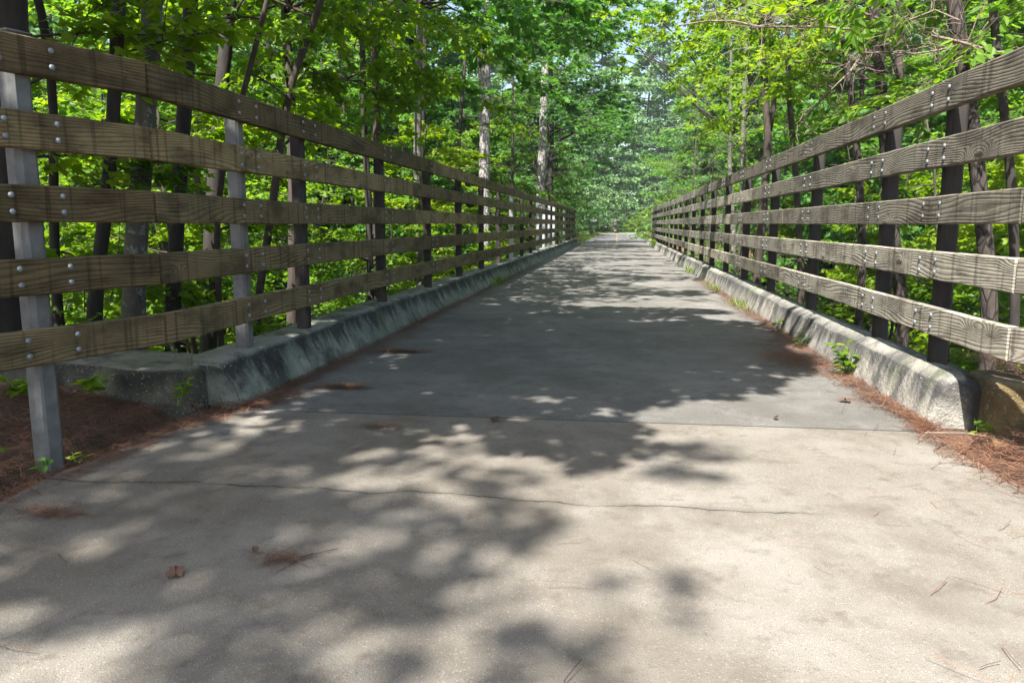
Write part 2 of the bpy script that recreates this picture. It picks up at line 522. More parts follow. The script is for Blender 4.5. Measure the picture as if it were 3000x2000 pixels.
M['pine_straw'] = simple('pine_straw', (.022, .011, .007), (.25, .115, .062), 5, .75, (.2, .75))
M['dead_leaf'] = simple('dead_leaf', (.03, .016, .011), (.11, .055, .035), 18, .8)
M['grass'] = leaf_mat('grass', (.07, .13, .02), (.12, .2, .03), (.22, .28, .06), .3)
M['yellow_paint'] = simple('yellow_paint', (.45, .26, .04), (.65, .40, .08), 12, .8)
M['white_paint'] = simple('white_paint', (.7, .72, .75), (.82, .83, .85), 6, .5)
M['sign_green'] = simple('sign_back', (.24, .30, .26), (.33, .38, .33), 6, .5)
M['jersey'] = simple('jersey', (.01, .012, .02), (.03, .035, .05), 12, .8)
M['skin'] = simple('skin', (.15, .09, .065), (.2, .125, .09), 9, .6)
M['rubber'] = simple('rubber', (.012, .012, .012), (.03, .03, .03), 9, .7)
M['frame_paint'] = simple('frame_paint', (.03, .04, .09), (.05, .06, .12), 9, .35)
M['chrome'] = simple('chrome', (.3, .3, .32), (.5, .5, .52), 9, .35)


# ------------------------------------------------------------------ terrain
def sstep(a, b_, x):
    q = np.clip((x - a) / (b_ - a), 0, 1); return q * q * (3 - 2 * q)


def ground_z(x, y):
    x = np.asarray(x, float); y = np.asarray(y, float)
    P = np.stack([x * .35, y * .35, x * 0], -1).reshape(-1, 3)
    n = vnoise(P, 5).reshape(x.shape); n2 = vnoise(P * 5, 8).reshape(x.shape)
    out = sstep(2.35, 4.0, np.abs(x + .25))
    z = (.10 * n + .03 * n2) * out * (y > -50)
    # ravine crossed by the bridge, its left bank a little nearer the lens than its right one
    side = np.where(x < 0, 1.0, 0.0)
    a0 = 4.4 + 1.6 * side * sstep(-2.6, -6, x) * (x < 0) + .6 * n
    fall = sstep(0, 5.5, y - a0) * (1 - sstep(38.5, 45.2, y))
    z = z - fall * (4.0 + .5 * n)
    # behind the left wing wall the bank rises
    z = z + .30 * sstep(-3.2, -6.5, x) * (1 - sstep(4, 8, y))
    # litter piled against the end of the left kerb
    z = z + .15 * np.exp(-(((x + 3.35) / .55) ** 2 + ((y - 3.75) / .6) ** 2))
    # the bed under the pavement
    w_ = np.where(y < 4.2, 2.2, 1.9)
    z = np.where((np.abs(x + .28) < w_ + .05) & (y < 4.3), -.07, z)
    z = np.where((x > -2.55) & (x < 2.05) & (y > 4.25) & (y < 45.0), np.minimum(z, -.62), z)
    z = np.where((np.abs(x) < 2.35) & (y > 44.5), np.minimum(z, -.07), z)
    return z


def grid_axis(lo, hi, f0, f1, step, grow=1.22):
    a = list(np.arange(f0, f1 + 1e-6, step))
    s_ = step; v_ = f1
    while v_ < hi: s_ *= grow; v_ += s_; a.append(v_)
    s_ = step; v_ = f0; l = []
    while v_ > lo: s_ *= grow; v_ -= s_; l.append(v_)
    return np.array(l[::-1] + a)


gx = grid_axis(-600, 600, -8, 6, .1); gy = grid_axis(-200, 900, 1.0, 9, .1)
gx = np.unique(np.concatenate([gx, np.arange(-30, 30, .5)])); gy = np.unique(np.concatenate([gy, np.arange(9, 60, .5)]))
X, Y = np.meshgrid(gx, gy)
Z = ground_z(X, Y)
nx, ny = len(gx), len(gy)
ii = (np.arange(ny - 1)[:, None] * nx + np.arange(nx - 1)[None])
F = np.stack([ii, ii + 1, ii + nx + 1, ii + nx], -1).reshape(-1, 4)
tag(MB().add(np.stack([X, Y, Z], -1).reshape(-1, 3), [F]).build('ground', M['litter'], smooth=True), kind='structure')


def slab(name, poly, z1, z0, mt, kind='structure'):
    n = len(poly); P = np.array(poly)
    V = np.concatenate([np.c_[P, np.full(n, z1)], np.c_[P, np.full(n, z0)]])
    i = np.arange(n); j = (i + 1) % n
    return tag(MB().add(V, [i[None], np.stack([i, i + n, j + n, j], -1), (i[::-1] + n)[None]]).build(name, mt), kind=kind)


# near apron of tan exposed-aggregate concrete, then the bridge deck, then the asphalt trail
apron = [(-2.6, -9), (2.2, -9), (1.95, 1.0), (1.78, 2.4), (1.66, 3.2), (1.60, 3.7), (1.62, 4.108), (-2.12, 4.088), (-2.2, 3.85), (-2.27, 3.4), (-2.34, 2.9), (-2.3, 2.4), (-2.35, 1.5), (-2.45, 0)]
slab('trail_apron', apron, 0.0, -.12, M['apron'])
slab('joint_filler', [(-2.14, 4.09), (1.62, 4.11), (1.62, 4.14), (-2.14, 4.12)], -.003, -.10, M['rubber'])
slab('bridge_deck', [(-2.10, 4.112), (1.60, 4.132), (1.7, 4.3), (1.98, 4.3), (1.98, 45.2), (-2.5, 45.2), (-2.5, 4.3), (-2.2, 4.3)], -.001, -.45, M['deck'])
# asphalt beyond the bridge: straight, then bending right
cl = []
for k in range(60):
    y_ = 45.2 + k * 2.2
    cl.append((-.12 + (max(0, y_ - 84) ** 1.75) * .028, y_))
cl = np.array(cl)


def ribbon(name, off0, off1, z, mt, i0=0, i1=None):
    c_ = cl[i0:i1]; T = np.gradient(c_, axis=0); T /= np.linalg.norm(T, axis=1)[:, None]
    nrm_ = np.c_[T[:, 1], -T[:, 0]]
    A = c_ + nrm_ * off0; B = c_ + nrm_ * off1; n = len(c_)
    V = np.concatenate([np.c_[A, np.full(n, z)], np.c_[B, np.full(n, z)]])
    i = np.arange(n - 1)
    return MB().add(V, [np.stack([i, i + n, i + n + 1, i + 1], -1)]).build(name, mt)


tag(ribbon('asphalt_path', -1.98, 2.02, .0, M['asphalt']), kind='structure')
tag(ribbon('soil_verge', -2.9, -1.9, -.035, M['litter']), kind='structure')
dm = MB()
for k in range(12):
    y_ = 46.5 + k * 4.6
    if y_ > 84: break
    dm.box((-.02, y_, .003), (.10, 1.4, .004))
tag(dm.build('yellow_centre_dashes', M['yellow_paint']), kind='structure')

# ------------------------------------------------------------------ kerbs
RAIL_TOP = CAM_H + .768; PITCH = .304; RH = .155; RT = .05
XL, XR = -2.25, 1.73
KT = .275


def kerb(name, label, prof, y0, y1, seglen, mt, seed, end_round=.10):
    root = empty(name, (0, y0, 0), label, 'kerb', 'concrete kerbs along the bridge deck')
    prof = np.array(prof); k = len(prof)
    ys = [y0]
    r_ = random.Random(seed)
    while ys[-1] < y1 - 2: ys.append(min(y1, ys[-1] + seglen * r_.uniform(.85, 1.15)))
    ys[-1] = y1
    cx, cz = prof[:, 0].mean(), 0.0
    for s0, s1 in zip(ys[:-1], ys[1:]):
        g = .011; jx = r_.uniform(-.010, .010); jz = r_.uniform(-.008, .006)
        n = max(6, int((s1 - s0) / (.06 if s0 < 12 else .3)))
        yy = np.linspace(s0 + g, s1 - g, n)
        yy = np.concatenate([[yy[0]], [yy[0] + .006], yy[1:-1], [yy[-1] - .006], [yy[-1]]])
        V = []
        for q, y_ in enumerate(yy):
            shr = 1.0
            if s0 == y0: shr = 1 - .12 * math.exp(-((y_ - y0) / .05) ** 2) if end_round else 1
            e_ = min(y_ - yy[0], yy[-1] - y_)
            sh2 = (.03 + .06 * (q % 3 == 0)) * math.exp(-(e_ / .03) ** 2)
            pr = prof.copy()
            pr[:, 0] = cx + (pr[:, 0] - cx) * (shr - sh2)
            pr[:, 1] = np.where(pr[:, 1] > .01, pr[:, 1] * (1 - (1 - shr) * .6 - sh2), pr[:, 1])
            V.append(np.c_[pr[:, 0], np.full(k, y_), pr[:, 1]])
        V = np.array(V).reshape(-1, 3)
        nn = vnoise(V * 3.2, seed) * .008 + vnoise(V * 14, seed + 1) * .005 - .016 * np.clip(vnoise(V * 9, seed + 2) - .75, 0, 1)
        top = np.clip(V[:, 2] / .1, 0, 1)
        V[:, 0] += jx * top; V[:, 2] += jz * top
        V[:, 0] += nn * top; V[:, 2] += nn * top * .7
        m_ = len(yy)
        i = np.arange(m_ - 1)[:, None] * k; j = np.arange(k - 1)[None]
        F_ = np.stack([i + j, i + j + 1, i + k + j + 1, i + k + j], -1).reshape(-1, 4)
        if prof[0, 0] < prof[-1, 0]: F_ = F_[:, ::-1]
        mb = MB().add(V - np.array([0, y0, 0]), [F_, np.arange(k)[None], (np.arange(k) + (m_ - 1) * k)[None, ::-1]])
        o = mb.build('kerb_segment', mt, root, smooth=True)
        for pidx in (len(o.data.polygons) - 1, len(o.data.polygons) - 2): o.data.polygons[pidx].use_smooth = False
    return root


def prof_round(base_x, face_x, in_x, out_x, kt=KT):
    """inner base -> face -> rounded shoulder -> top -> outer side"""
    P = [(base_x, -.02), (base_x, 0.0)]
    for q in np.linspace(.15, 1, 6): P.append((base_x + (face_x - base_x) * q, (kt - .06) * q))
    for a in np.linspace(15, 90, 6):
        P.append((face_x + (in_x - face_x) * (1 - math.cos(R(a))), (kt - .06) + .06 * math.sin(R(a))))
    for q in np.linspace(.2, 1, 5): P.append((in_x + (out_x - in_x) * q, kt))
    P.append((out_x, kt - .1)); P.append((out_x, -.02))
    return P


def prof_bevel(base_x, face_x, in_x, out_x, kt=KT):
    P = [(base_x, -.02), (base_x, 0.0)]
    for q in np.linspace(.15, .97, 6): P.append((base_x + (face_x - base_x) * q, (kt - .05) * q))
    P += [(face_x + .006, kt - .045), (in_x - .006, kt - .004)]
    P += [(in_x + .03, kt), (in_x + .055, kt - .004), (in_x + .065, kt - .045), (in_x + .12, kt - .05), (out_x, kt - .05)]
    P.append((out_x, kt - .1)); P.append((out_x, -.02))
    return P


kerb('concrete_kerb', 'dark stained rounded concrete kerb below the left fence, blackened along its upper edge',
     prof_round(-2.13, -2.24, -2.32, -2.50), 4.18, 45.2, 2.15, M['kerb_left'], 3)
kerb('concrete_kerb', 'pale grey bevelled concrete kerb below the right fence, streaked with vertical dark runs',
     prof_bevel(1.635, 1.70, 1.775, 1.98), 4.22, 44.0, 1.55, M['kerb_right'], 9)


def wing_block(name, label, pts, z1, mt, seed, rnd_=.05):
    """cast block with a rounded rim, from its ground outline"""
    P = np.array(pts, float); n0 = len(P)
    # densify
    Q = []
    for i in range(n0):
        a_, b_ = P[i], P[(i + 1) % n0]; n = max(2, int(np.linalg.norm(b_ - a_) / .06))
        for k in range(n): Q.append(a_ + (b_ - a_) * k / n)
    Q = np.array(Q)
    for _ in range(1): Q = .5 * Q + .25 * (np.roll(Q, 1, 0) + np.roll(Q, -1, 0))
    c = Q.mean(0); n = len(Q)
    rings = []
    lv = [(0, -.4), (0, .0), (0, .1), (0, z1 * .55), (0, z1 - rnd_)] + [(rnd_ * (1 - math.cos(R(a))), z1 - rnd_ + rnd_ * math.sin(R(a))) for a in (30, 60, 90)] + [(.14, z1 + .004), (.25, z1 + .004)]
    for ins, z in lv:
        d_ = c - Q; l = np.linalg.norm(d_, axis=1)[:, None]
        rings.append(np.c_[Q + d_ / l * np.minimum(ins, l * .85), np.full(n, z)])
    V = np.array(rings).reshape(-1, 3)
    nn = vnoise(V * 4, seed) * .008 + vnoise(V * 17, seed) * .003
    V[:, 0] += nn; V[:, 1] += nn * .7; V[:, 2] += nn * .6
    m_ = len(lv); i = np.arange(m_ - 1)[:, None] * n; j = np.arange(n)[None]; k = (j + 1) % n
    F_ = np.stack([i + j, i + k, i + n + k, i + n + j], -1).reshape(-1, 4)
    o = MB().add(V, [F_, (np.arange(n) + (m_ - 1) * n)[None]]).build(name, mt, smooth=True)
    return tag(o, label, 'concrete block')


wing_block('concrete_block', 'dark mossy concrete block lying behind the pine straw at the left kerb end',
           [(-2.36, 4.10), (-2.40, 4.52), (-3.25, 4.72), (-4.3, 4.72), (-4.35, 4.28), (-3.3, 4.17), (-2.62, 3.98)], .235, M['block_grey'], 21)
wing_block('concrete_block', 'yellow brown concrete block at the near end of the right kerb',
           [(1.87, 4.12), (2.06, 3.98), (2.4, 4.03), (3.4, 4.15), (3.4, 4.55), (1.90, 4.5)], .265, M['block_yellow'], 22)
o = MB().tube(np.array([[2.03, 4.03, .262], [2.052, 3.985, .245], [2.06, 3.97, .2], [2.062, 3.967, .1], [2.066, 3.965, 0.0]]), .004, 5).build('drip_line', M['white_paint'])
o.parent = [q for q in col.objects if q.name.startswith('concrete_block')][-1]


# ------------------------------------------------------------------ fences
def bolt_mesh(sgn):
    """domed carriage bolt head facing sgn*X, centred on the board's face"""
    mb = MB(); r0 = .0135; hgt = .0095
    rings = [(r0, 0), (r0, .0022), (r0 * .93, .0045), (r0 * .75, .0068), (r0 * .45, .0088), (r0 * .12, hgt)]
    th = np.arange(10) * 2 * math.pi / 10
    V = np.array([[[sgn * h_, r_ * math.cos(a), r_ * math.sin(a)] for a in th] for r_, h_ in rings]).reshape(-1, 3)
    i = np.arange(len(rings) - 1)[:, None] * 10; j = np.arange(10)[None]; k = (j + 1) % 10
    F_ = np.stack([i + j, i + k, i + 10 + k, i + 10 + j], -1).reshape(-1, 4)
    mb.add(V, [F_, (np.arange(10) + 50)[None]])
    return mb


def board_mesh(length, seed):
    """plank along +Y from 0 to length with slightly worn edges"""
    mb = MB(); b_ = .006
    n = max(4, int(length / .12)); ys = np.linspace(0, length, n + 1)
    x, z = RT / 2, RH / 2
    pr = np.array([(-x, -z + b_), (-x + b_, -z), (x - b_, -z), (x, -z + b_), (x, z - b_), (x - b_, z), (-x + b_, z), (-x, z - b_)])
    r_ = np.random.default_rng(seed)
    wv = np.cumsum(r_.normal(size=n + 1)) * .0007; wv -= np.linspace(wv[0], wv[-1], n + 1)
    V = np.array([np.c_[pr[:, 0] + wv[q] * .6, np.full(8, y_), pr[:, 1] + wv[q]] for q, y_ in enumerate(ys)]).reshape(-1, 3)
    i = np.arange(n)[:, None] * 8; j = np.arange(8)[None]; k = (j + 1) % 8
    F_ = np.stack([i + j, i + 8 + j, i + 8 + k, i + k], -1).reshape(-1, 4)
    mb.add(V, [F_, np.arange(8)[None], (np.arange(8) + n * 8)[None, ::-1]])
    return mb


def fence(name, label, X0, sgn, posts, joints, flare_end, flare_post, wood, near_y, pale):
    """sgn: direction from the fence towards the path.  posts = list of Y on the deck"""
    root = empty(name, (X0, posts[0], 0), label, 'fence', 'plank fences along both sides of the bridge')
    base = np.array([X0, posts[0], 0.0])
    px = X0 - sgn * (RT + .045)
    far = MB(); nfar = 0; nb = 0
    bm_ = bolt_mesh(sgn).mesh('bolt', True); bm_.materials.append(M['bolt'])
    boltlist = []
    for y_ in posts:
        top = RAIL_TOP - .035
        mb = MB(); zc0 = KT - .09
        mb.box((0, 0, (top - zc0) / 2), (.088, .088, top - zc0), 0, .014)
        # slanted cap
        mb.box((0, 0, top - zc0 + .004), (.095, .095, .012), 0, .004)
        mb.build('post', (M['sunlit_post_steel'] if y_ > 15 else M['steel']) if posts.index(y_) in pale else M['dark_steel'], root, loc=tuple(np.array([px, y_, zc0]) - base))
    for k in range(5):
        zc = RAIL_TOP - PITCH * k - RH / 2
        jy = joints(k)
        for q, (s0, s1) in enumerate(zip(jy[:-1], jy[1:])):
            o = board_mesh(s1 - s0 - .018, k * 31 + q).build('rail', wood, root, loc=tuple(np.array([X0 - sgn * RT / 2, s0 + .009, zc]) - base))
            for y_ in posts:
                if s0 < y_ < s1:
                    for dy in (-.112, .112):
                        for dz in (-.031, .035):
                            c_ = (X0, y_ + dy, zc + dz + .004 * math.sin(y_ * 7 + dz * 90))
                            if y_ < near_y:
                                bo = bpy.data.objects.new('bolt', bm_); col.objects.link(bo)
                                bo.parent = o; bo.location = tuple(np.array(c_) - base - np.array(o.location))
                            else:
                                v_ = bolt_mesh(sgn); far.add(v_.V[0] + np.array(c_) - base, [v_.I[0].reshape(-1, 4), v_.I[1].reshape(1, -1)])
    o = far.build('bolt_heads', M['bolt'], root, smooth=True); o['kind'] = 'stuff'
    # flared end section, with its own post(s) set in the ground
    a_ = np.array([X0, joints(0)[0]]); e_ = np.array(flare_end); d_ = e_ - a_; ln = np.linalg.norm(d_); d_ /= ln
    ang = math.atan2(-d_[0], d_[1])          # rotation that carries +Y onto d_
    out = np.array([-d_[1], d_[0]]) * (1 if sgn > 0 else -1)      # away from the path
    if out[0] * sgn > 0: out = -out
    for k in range(5):
        zc = RAIL_TOP - PITCH * k - RH / 2
        p0 = a_ + np.array([0, joints(k)[0] - joints(0)[0]]) + d_ * .010 + out * RT / 2
        o = board_mesh(ln, 900 + k).build('rail', wood, root, loc=tuple(np.array([p0[0], p0[1], zc]) - base))
        o.rotation_euler = (0, 0, ang)
        for t_ in flare_post:
            for dy in (-.112, .112):
                for dz in (-.033, .035):
                    bo = bpy.data.objects.new('bolt', bm_); col.objects.link(bo)
                    bo.parent = o; lx = -RT / 2 if (np.dot(np.array([math.cos(ang), math.sin(ang)]), out) > 0) else RT / 2
                    bo.location = (lx, t_ + dy, dz)
                    bo.rotation_euler = (0, 0, math.pi if (sgn * lx < 0) else 0)
    for t_ in flare_post:
        c_ = a_ + d_ * t_ + out * (RT + .048)
        mb = MB(); top = RAIL_TOP + .012
        z0 = -.25
        mb.box((0, 0, (top - z0) / 2), (.10, .10, top - z0), 0, .022)
        mb.box((0, 0, top - z0 + .006), (.11, .11, .014), 0, .006)
        o = mb.build('post', M['steel'], root, loc=tuple(np.array([c_[0], c_[1], z0]) - base)); o.rotation_euler = (0, 0, ang)
    return root


lposts = [4.63, 5.59] + [7.57 + 1.95 * k for k in range(19)]
rposts = [4.65, 5.64] + [7.6 + 1.96 * k for k in range(18)]


def jl(k):
    off = [3.60, 3.60, 3.60, 3.61, 3.62][k]
    r_ = random.Random(40 + k)
    ys = [off]; i = 1
    first = [9.5, 8.55, 8.6, 8.5, 8.5][k]
    ys.append(first)
    while ys[-1] + 3.9 < 42.6: ys.append(ys[-1] + 3.9)
    ys.append(43.2)
    return ys


def jr(k):
    ys = [3.67, [10.55, 10.6, 8.62, 8.6, 8.62][k]]
    while ys[-1] + 3.92 < 41: ys.append(ys[-1] + 3.92)
    ys.append(41.6)
    return ys


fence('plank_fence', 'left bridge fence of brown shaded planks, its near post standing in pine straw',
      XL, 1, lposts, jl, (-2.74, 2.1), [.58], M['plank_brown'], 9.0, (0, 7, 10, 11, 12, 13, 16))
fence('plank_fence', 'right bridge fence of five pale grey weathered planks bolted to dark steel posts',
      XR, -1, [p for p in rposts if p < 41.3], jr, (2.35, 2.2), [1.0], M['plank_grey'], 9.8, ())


# ------------------------------------------------------------------ leaf templates (length 1)
def tpl(pts, tris=None, fold=.12, droop=.12):
    P = np.array(pts, float)
    z = fold * np.abs(P[:, 0]) * 1.0 - droop * P[:, 1] ** 2
    return np.c_[P, z]


def fan_tpl(outline, centre, **k):
    P = np.array([centre] + outline); V = tpl(P, **k); n = len(outline)
    i = np.arange(1, n + 1); j = np.roll(i, -1)
    return V, [np.stack([np.zeros(n, int), i, j], -1)]


STAR = fan_tpl([(0, 0), (-.30, -.02), (-.22, .20), (-.52, .38), (-.24, .46), (-.28, .78), (-.10, .66), (0, 1.0), (.10, .66), (.28, .78), (.24, .46), (.52, .38), (.22, .20), (.30, -.02)], (0, .36))
MAPLE = fan_tpl([(0, 0), (-.30, .14), (-.46, .46), (-.2, .50), (0, 1.0), (.2, .50), (.46, .46), (.30, .14)], (0, .36), fold=.18)
OVAL = (tpl([(0, 0), (-.24, .28), (-.22, .62), (0, 1.0), (.22, .62), (.24, .28)], fold=.25), [np.array([[0, 3, 2, 1], [0, 5, 4, 3]])])
DIAM = (tpl([(0, 0), (-.33, .45), (0, 1.0), (.33, .45)], fold=.2), [np.array([[0, 2, 1], [0, 3, 2]])])
NEED = (np.array([[-.012, 0, 0], [.012, 0, 0], [0.004, .55, -.01], [0, 1.0, -.05], [-.004, .55, -.01]]), [np.array([[0, 1, 2, 4]]), np.array([[4, 2, 3]])])


def rvec(n): v = rng.normal(size=(n, 3)); return v / np.linalg.norm(v, axis=1)[:, None]


def up_normals(n, spread=.45):
    v = np.c_[rng.normal(size=(n, 2)) * spread, np.ones(n)]
    return v / np.linalg.norm(v, axis=1)[:, None]


def spray(lv, base, direc, length, nleaf, size, T, flat=.35, tone=None, nsp=.45):
    """leaves along a small twig, spread to both sides in a flat layer"""
    t_ = rng.random(nleaf) ** .8
    d = direc / np.linalg.norm(direc)
    sidev = np.cross(d, (0, 0, 1.0)); sidev /= np.linalg.norm(sidev) + 1e-9
    sd = rng.choice([-1, 1], nleaf)
    w_ = length * .42 * (1.05 - t_ * .7) * rng.random(nleaf)
    P = base + np.outer(t_ * length, d) + (sidev[None] * (sd * w_)[:, None])
    P[:, 2] += rng.normal(size=nleaf) * flat * .12 * length - .12 * length * t_ ** 2
    D = d[None] * .7 + sidev[None] * sd[:, None] * .9 + rng.normal(size=(nleaf, 3)) * .35
    D[:, 2] -= .25
    rn = np.clip((tone if tone is not None else rng.random()) * .5 + rng.random(nleaf) * .5, 0, 1)
    lv.leaves(P, D, up_normals(nleaf, nsp), size * (.6 + .7 * rng.random(nleaf)), T, rn)


def bend(p0, d0, length, n, wob, droop=0.0):
    P = [np.array(p0, float)]; d = np.array(d0, float) / np.linalg.norm(d0)
    for k in range(n):
        d = d + rng.normal(size=3) * wob + np.array([0, 0, -droop]); d /= np.linalg.norm(d)
        P.append(P[-1] + d * length / n)
    return np.array(P)


def grow(tb, lv, trunk_pts, trunk_r, z_lo, z_hi, nbr, blen, rise, leaf_size, T, leaves_per, subs=5, droop=.03, bare=0.0, shape=None, sides=9, avoid=None, nsp=.45):
    """trunk with limbs and leafy sprays between z_lo and z_hi (metres above the first trunk point)"""
    P = np.asarray(trunk_pts, float)
    tb.tube(P, trunk_r, sides)
    seg = np.linalg.norm(np.diff(P, axis=0), axis=1); cum = np.concatenate([[0], np.cumsum(seg)])
    az = rng.random() * 6.28
    for q in range(nbr):
        f = (q + rng.random()) / nbr
        z = P[0, 2] + z_lo + (z_hi - z_lo) * f
        i = int(np.clip(np.searchsorted(P[:, 2], z) - 1, 0, len(P) - 2))
        tt = np.clip((z - P[i, 2]) / (P[i + 1, 2] - P[i, 2] + 1e-9), 0, 1)
        p0 = P[i] + (P[i + 1] - P[i]) * tt
        r0 = (trunk_r[i] if not np.isscalar(trunk_r) else trunk_r) * .38 + .004
        az += 2.4 + rng.normal() * .4
        L_ = blen * (shape(f) if shape else 1.0) * rng.uniform(.65, 1.15)
        d0 = np.array([math.cos(az), math.sin(az), rise + rng.normal() * .15])
        if avoid is not None:
            hv = avoid(p0, d0[:2])
            if hv is not None: d0[:2] = hv
        B = bend(p0, d0, L_, 6, .13, droop)
        tb.tube(B, np.linspace(r0, r0 * .25, 7), 5, False)
        if rng.random() < bare: continue
        tone = rng.random()
        for s_ in range(subs):
            fi = .25 + .75 * (s_ + rng.random()) / subs
            k = min(5, int(fi * 6)); b0 = B[k] + (B[k + 1] - B[k]) * (fi * 6 - k)
            dd = (B[k + 1] - B[k]); dd /= np.linalg.norm(dd)
            sv = np.cross(dd, (0, 0, 1.0)); sv /= np.linalg.norm(sv) + 1e-9
            dd = dd * .7 + sv * rng.choice([-1, 1]) * rng.uniform(.3, 1.0) + rng.normal(size=3) * .15
            sl = L_ * rng.uniform(.3, .5)
            tw = bend(b0, dd, sl, 3, .1, .04)
            tb.tube(tw, np.linspace(r0 * .35, .0025, 4), 3, False)
            spray(lv, b0, tw[-1] - b0, sl, leaves_per, leaf_size, T, tone=tone, nsp=nsp)
        spray(lv, B[4], B[6] - B[4], L_ * .4, leaves_per, leaf_size, T, tone=tone, nsp=nsp)


def straight(h, lean=(0, 0), wob=.05, n=10, z0=-.3):
    z = np.linspace(z0, h, n); P = np.zeros((n, 3)); P[:, 2] = z
    P[:, 0] = lean[0] * z / h + np.cumsum(rng.normal(size=n)) * wob * .4
    P[:, 1] = lean[1] * z / h + np.cumsum(rng.normal(size=n)) * wob * .4
    P[:, :2] -= P[0, :2]
    return P


def proto(name, kind):
    """returns (trunk mesh, crown mesh)"""
    tb, lv = MB(), MB()
    if kind == 'sapling':
        h = rng.uniform(5.5, 7.5)
        grow(tb, lv, straight(h, rng.normal(size=2) * .5, .16), np.linspace(.04, .012, 10), .7, h - .2, 28, 1.8, .22, .115, MAPLE, 30, 7, shape=lambda f: 1.1 - .5 * f, sides=6)
        mats = ('bark_brown', 'leaf_maple')
    elif kind == 'maple':
        h = rng.uniform(9, 12)
        grow(tb, lv, straight(h, rng.normal(size=2) * .8, .15), np.linspace(.085, .02, 10), 1.4, h, 44, 3.0, .25, .135, MAPLE, 34, 9, shape=lambda f: 1.1 - .55 * f, sides=7)
        mats = ('bark_brown', 'leaf_oak')
    elif kind == 'gum':
        h = rng.uniform(12, 15)
        grow(tb, lv, straight(h, rng.normal(size=2) * .5, .1), np.linspace(.13, .03, 10), 1.0, h, 58, 3.6, .2, .18, STAR, 27, 10, nsp=.9, shape=lambda f: 1.15 - .85 * f, sides=7)
        mats = ('bark_dark', 'leaf_gum')
    elif kind == 'far':
        h = rng.uniform(19, 25)
        grow(tb, lv, straight(h, rng.normal(size=2) * 1.0, .15), np.linspace(.2, .05, 10), 2.0, h, 70, 5.2, .3, .36, DIAM, 17, 10, nsp=1.3, shape=lambda f: 1.15 - .9 * f, sides=6)
        mats = ('bark_dark', 'leaf_far')
    elif kind == 'tall':
        h = rng.uniform(17, 21)
        grow(tb, lv, straight(h, rng.normal(size=2) * .8, .08), np.linspace(.13, .05, 10), 11, h, 20, 2.6, .5, .2, OVAL, 16, 6, sides=9)
        mats = ('bark_dark', 'leaf_oak')
    elif kind == 'thin':
        h = rng.uniform(6, 9)
        grow(tb, lv, straight(h, rng.normal(size=2) * .9, .25), np.linspace(.032, .01, 10), 1.0, h, 14, 1.3, .4, .12, OVAL, 9, 3, bare=.35, sides=6)
        mats = ('bark_brown', 'leaf_oak')
    elif kind == 'shrub':
        for q in range(7):
            h = rng.uniform(1.0, 2.1); P = straight(h, rng.normal(size=2) * .7, .1, 6, -.1)
            grow(tb, lv, P, np.linspace(.012, .004, 6), .2, h, 7, .6, .3, .10, MAPLE if q % 2 else OVAL, 13, 4, sides=4)
        mats = ('bark_brown', 'leaf_maple')
    return tb.mesh(name + '_trunk', True), lv.mesh(name + '_crown'), mats


random_trees = []


def pine_tufts(lv, P, n_need=34, length=.19):
    for p in P:
        ax = rng.normal(size=3) * .5 + np.array([0, 0, .55]); ax /= np.linalg.norm(ax)
        D = rvec(n_need) * .85 + ax[None] * .8
        base = p[None] + ax[None] * (rng.random(n_need)[:, None] * .1 - .05)
        lv.leaves(base, D, rvec(n_need), np.full(n_need, length) * rng.uniform(.8, 1.15, n_need), NEED, np.clip(rng.random() * .6 + rng.random(n_need) * .4, 0, 1))


def pine_proto(name, h, z_lo, nbr, blen):
    tb, lv = MB(), MB()
    P = straight(h, (0, 0), .05); tb.tube(P, np.linspace(.09, .02, 10), 8)
    az = 0
    for q in range(nbr):
        f = (q + rng.random()) / nbr; z = z_lo + (h - z_lo) * f; az += 2.4
        L_ = blen * (1.1 - .8 * f) * rng.uniform(.7, 1.1)
        B = bend((0, 0, z), (math.cos(az), math.sin(az), .25), L_, 6, .08, -.03); tb.tube(B, np.linspace(.02, .006, 7), 5, False)
        tips = [B[6]]
        for s_ in range(7):
            k = rng.integers(2, 6); d = np.array([math.cos(az + rng.normal() * .9), math.sin(az + rng.normal() * .9), rng.normal() * .3])
            tw = bend(B[k], d, L_ * .32, 3, .1, -.05); tb.tube(tw, np.linspace(.008, .004, 4), 4, False)
            tips += [tw[3], tw[2]]
        pine_tufts(lv, np.array(tips))
    return tb.mesh(name + '_trunk', True), lv.mesh(name + '_crown'), ('bark_brown', 'needle_green')


def place_tree(name, pr, loc, rz, sc, label, cat='tree', group=None, tone=None, crown='crown'):
    tm, cm, mats = pr
    root = empty(name, loc, label, cat, group, rz); root.scale = (sc, sc, sc)
    for nm, me, mt in (('trunk' if name != 'shrub' else 'stems', tm, mats[0]), (crown, cm, mats[1] if tone is None else tone)):
        if not me.materials: me.materials.append(None)
        o = bpy.data.objects.new(nm, me); col.objects.link(o); o.parent = root
        if me.materials[0] is None: me.materials[0] = M[mt]
        o.material_slots[0].link = 'OBJECT'; o.material_slots[0].material = M[mt]
    return root


PR = {k: [proto(k + str(i), k) for i in range(n)] for k, n in dict(sapling=4, maple=4, gum=3, far=3, tall=2, thin=3, shrub=3).items()}
PINE = [pine_proto('pine_a', 8.5, 1.4, 34, 2.6), pine_proto('pine_b', 11, 1.5, 40, 3.0)]

SIDE = {-1: 'left', 1: 'right'}
ORD = ['first', 'second', 'third', 'fourth', 'fifth', 'sixth', 'seventh', 'eighth', 'ninth', 'tenth', 'eleventh', 'twelfth', 'thirteenth', 'fourteenth', 'fifteenth', 'sixteenth', 'seventeenth', 'eighteenth', 'nineteenth', 'twentieth', 'twenty-first', 'twenty-second']


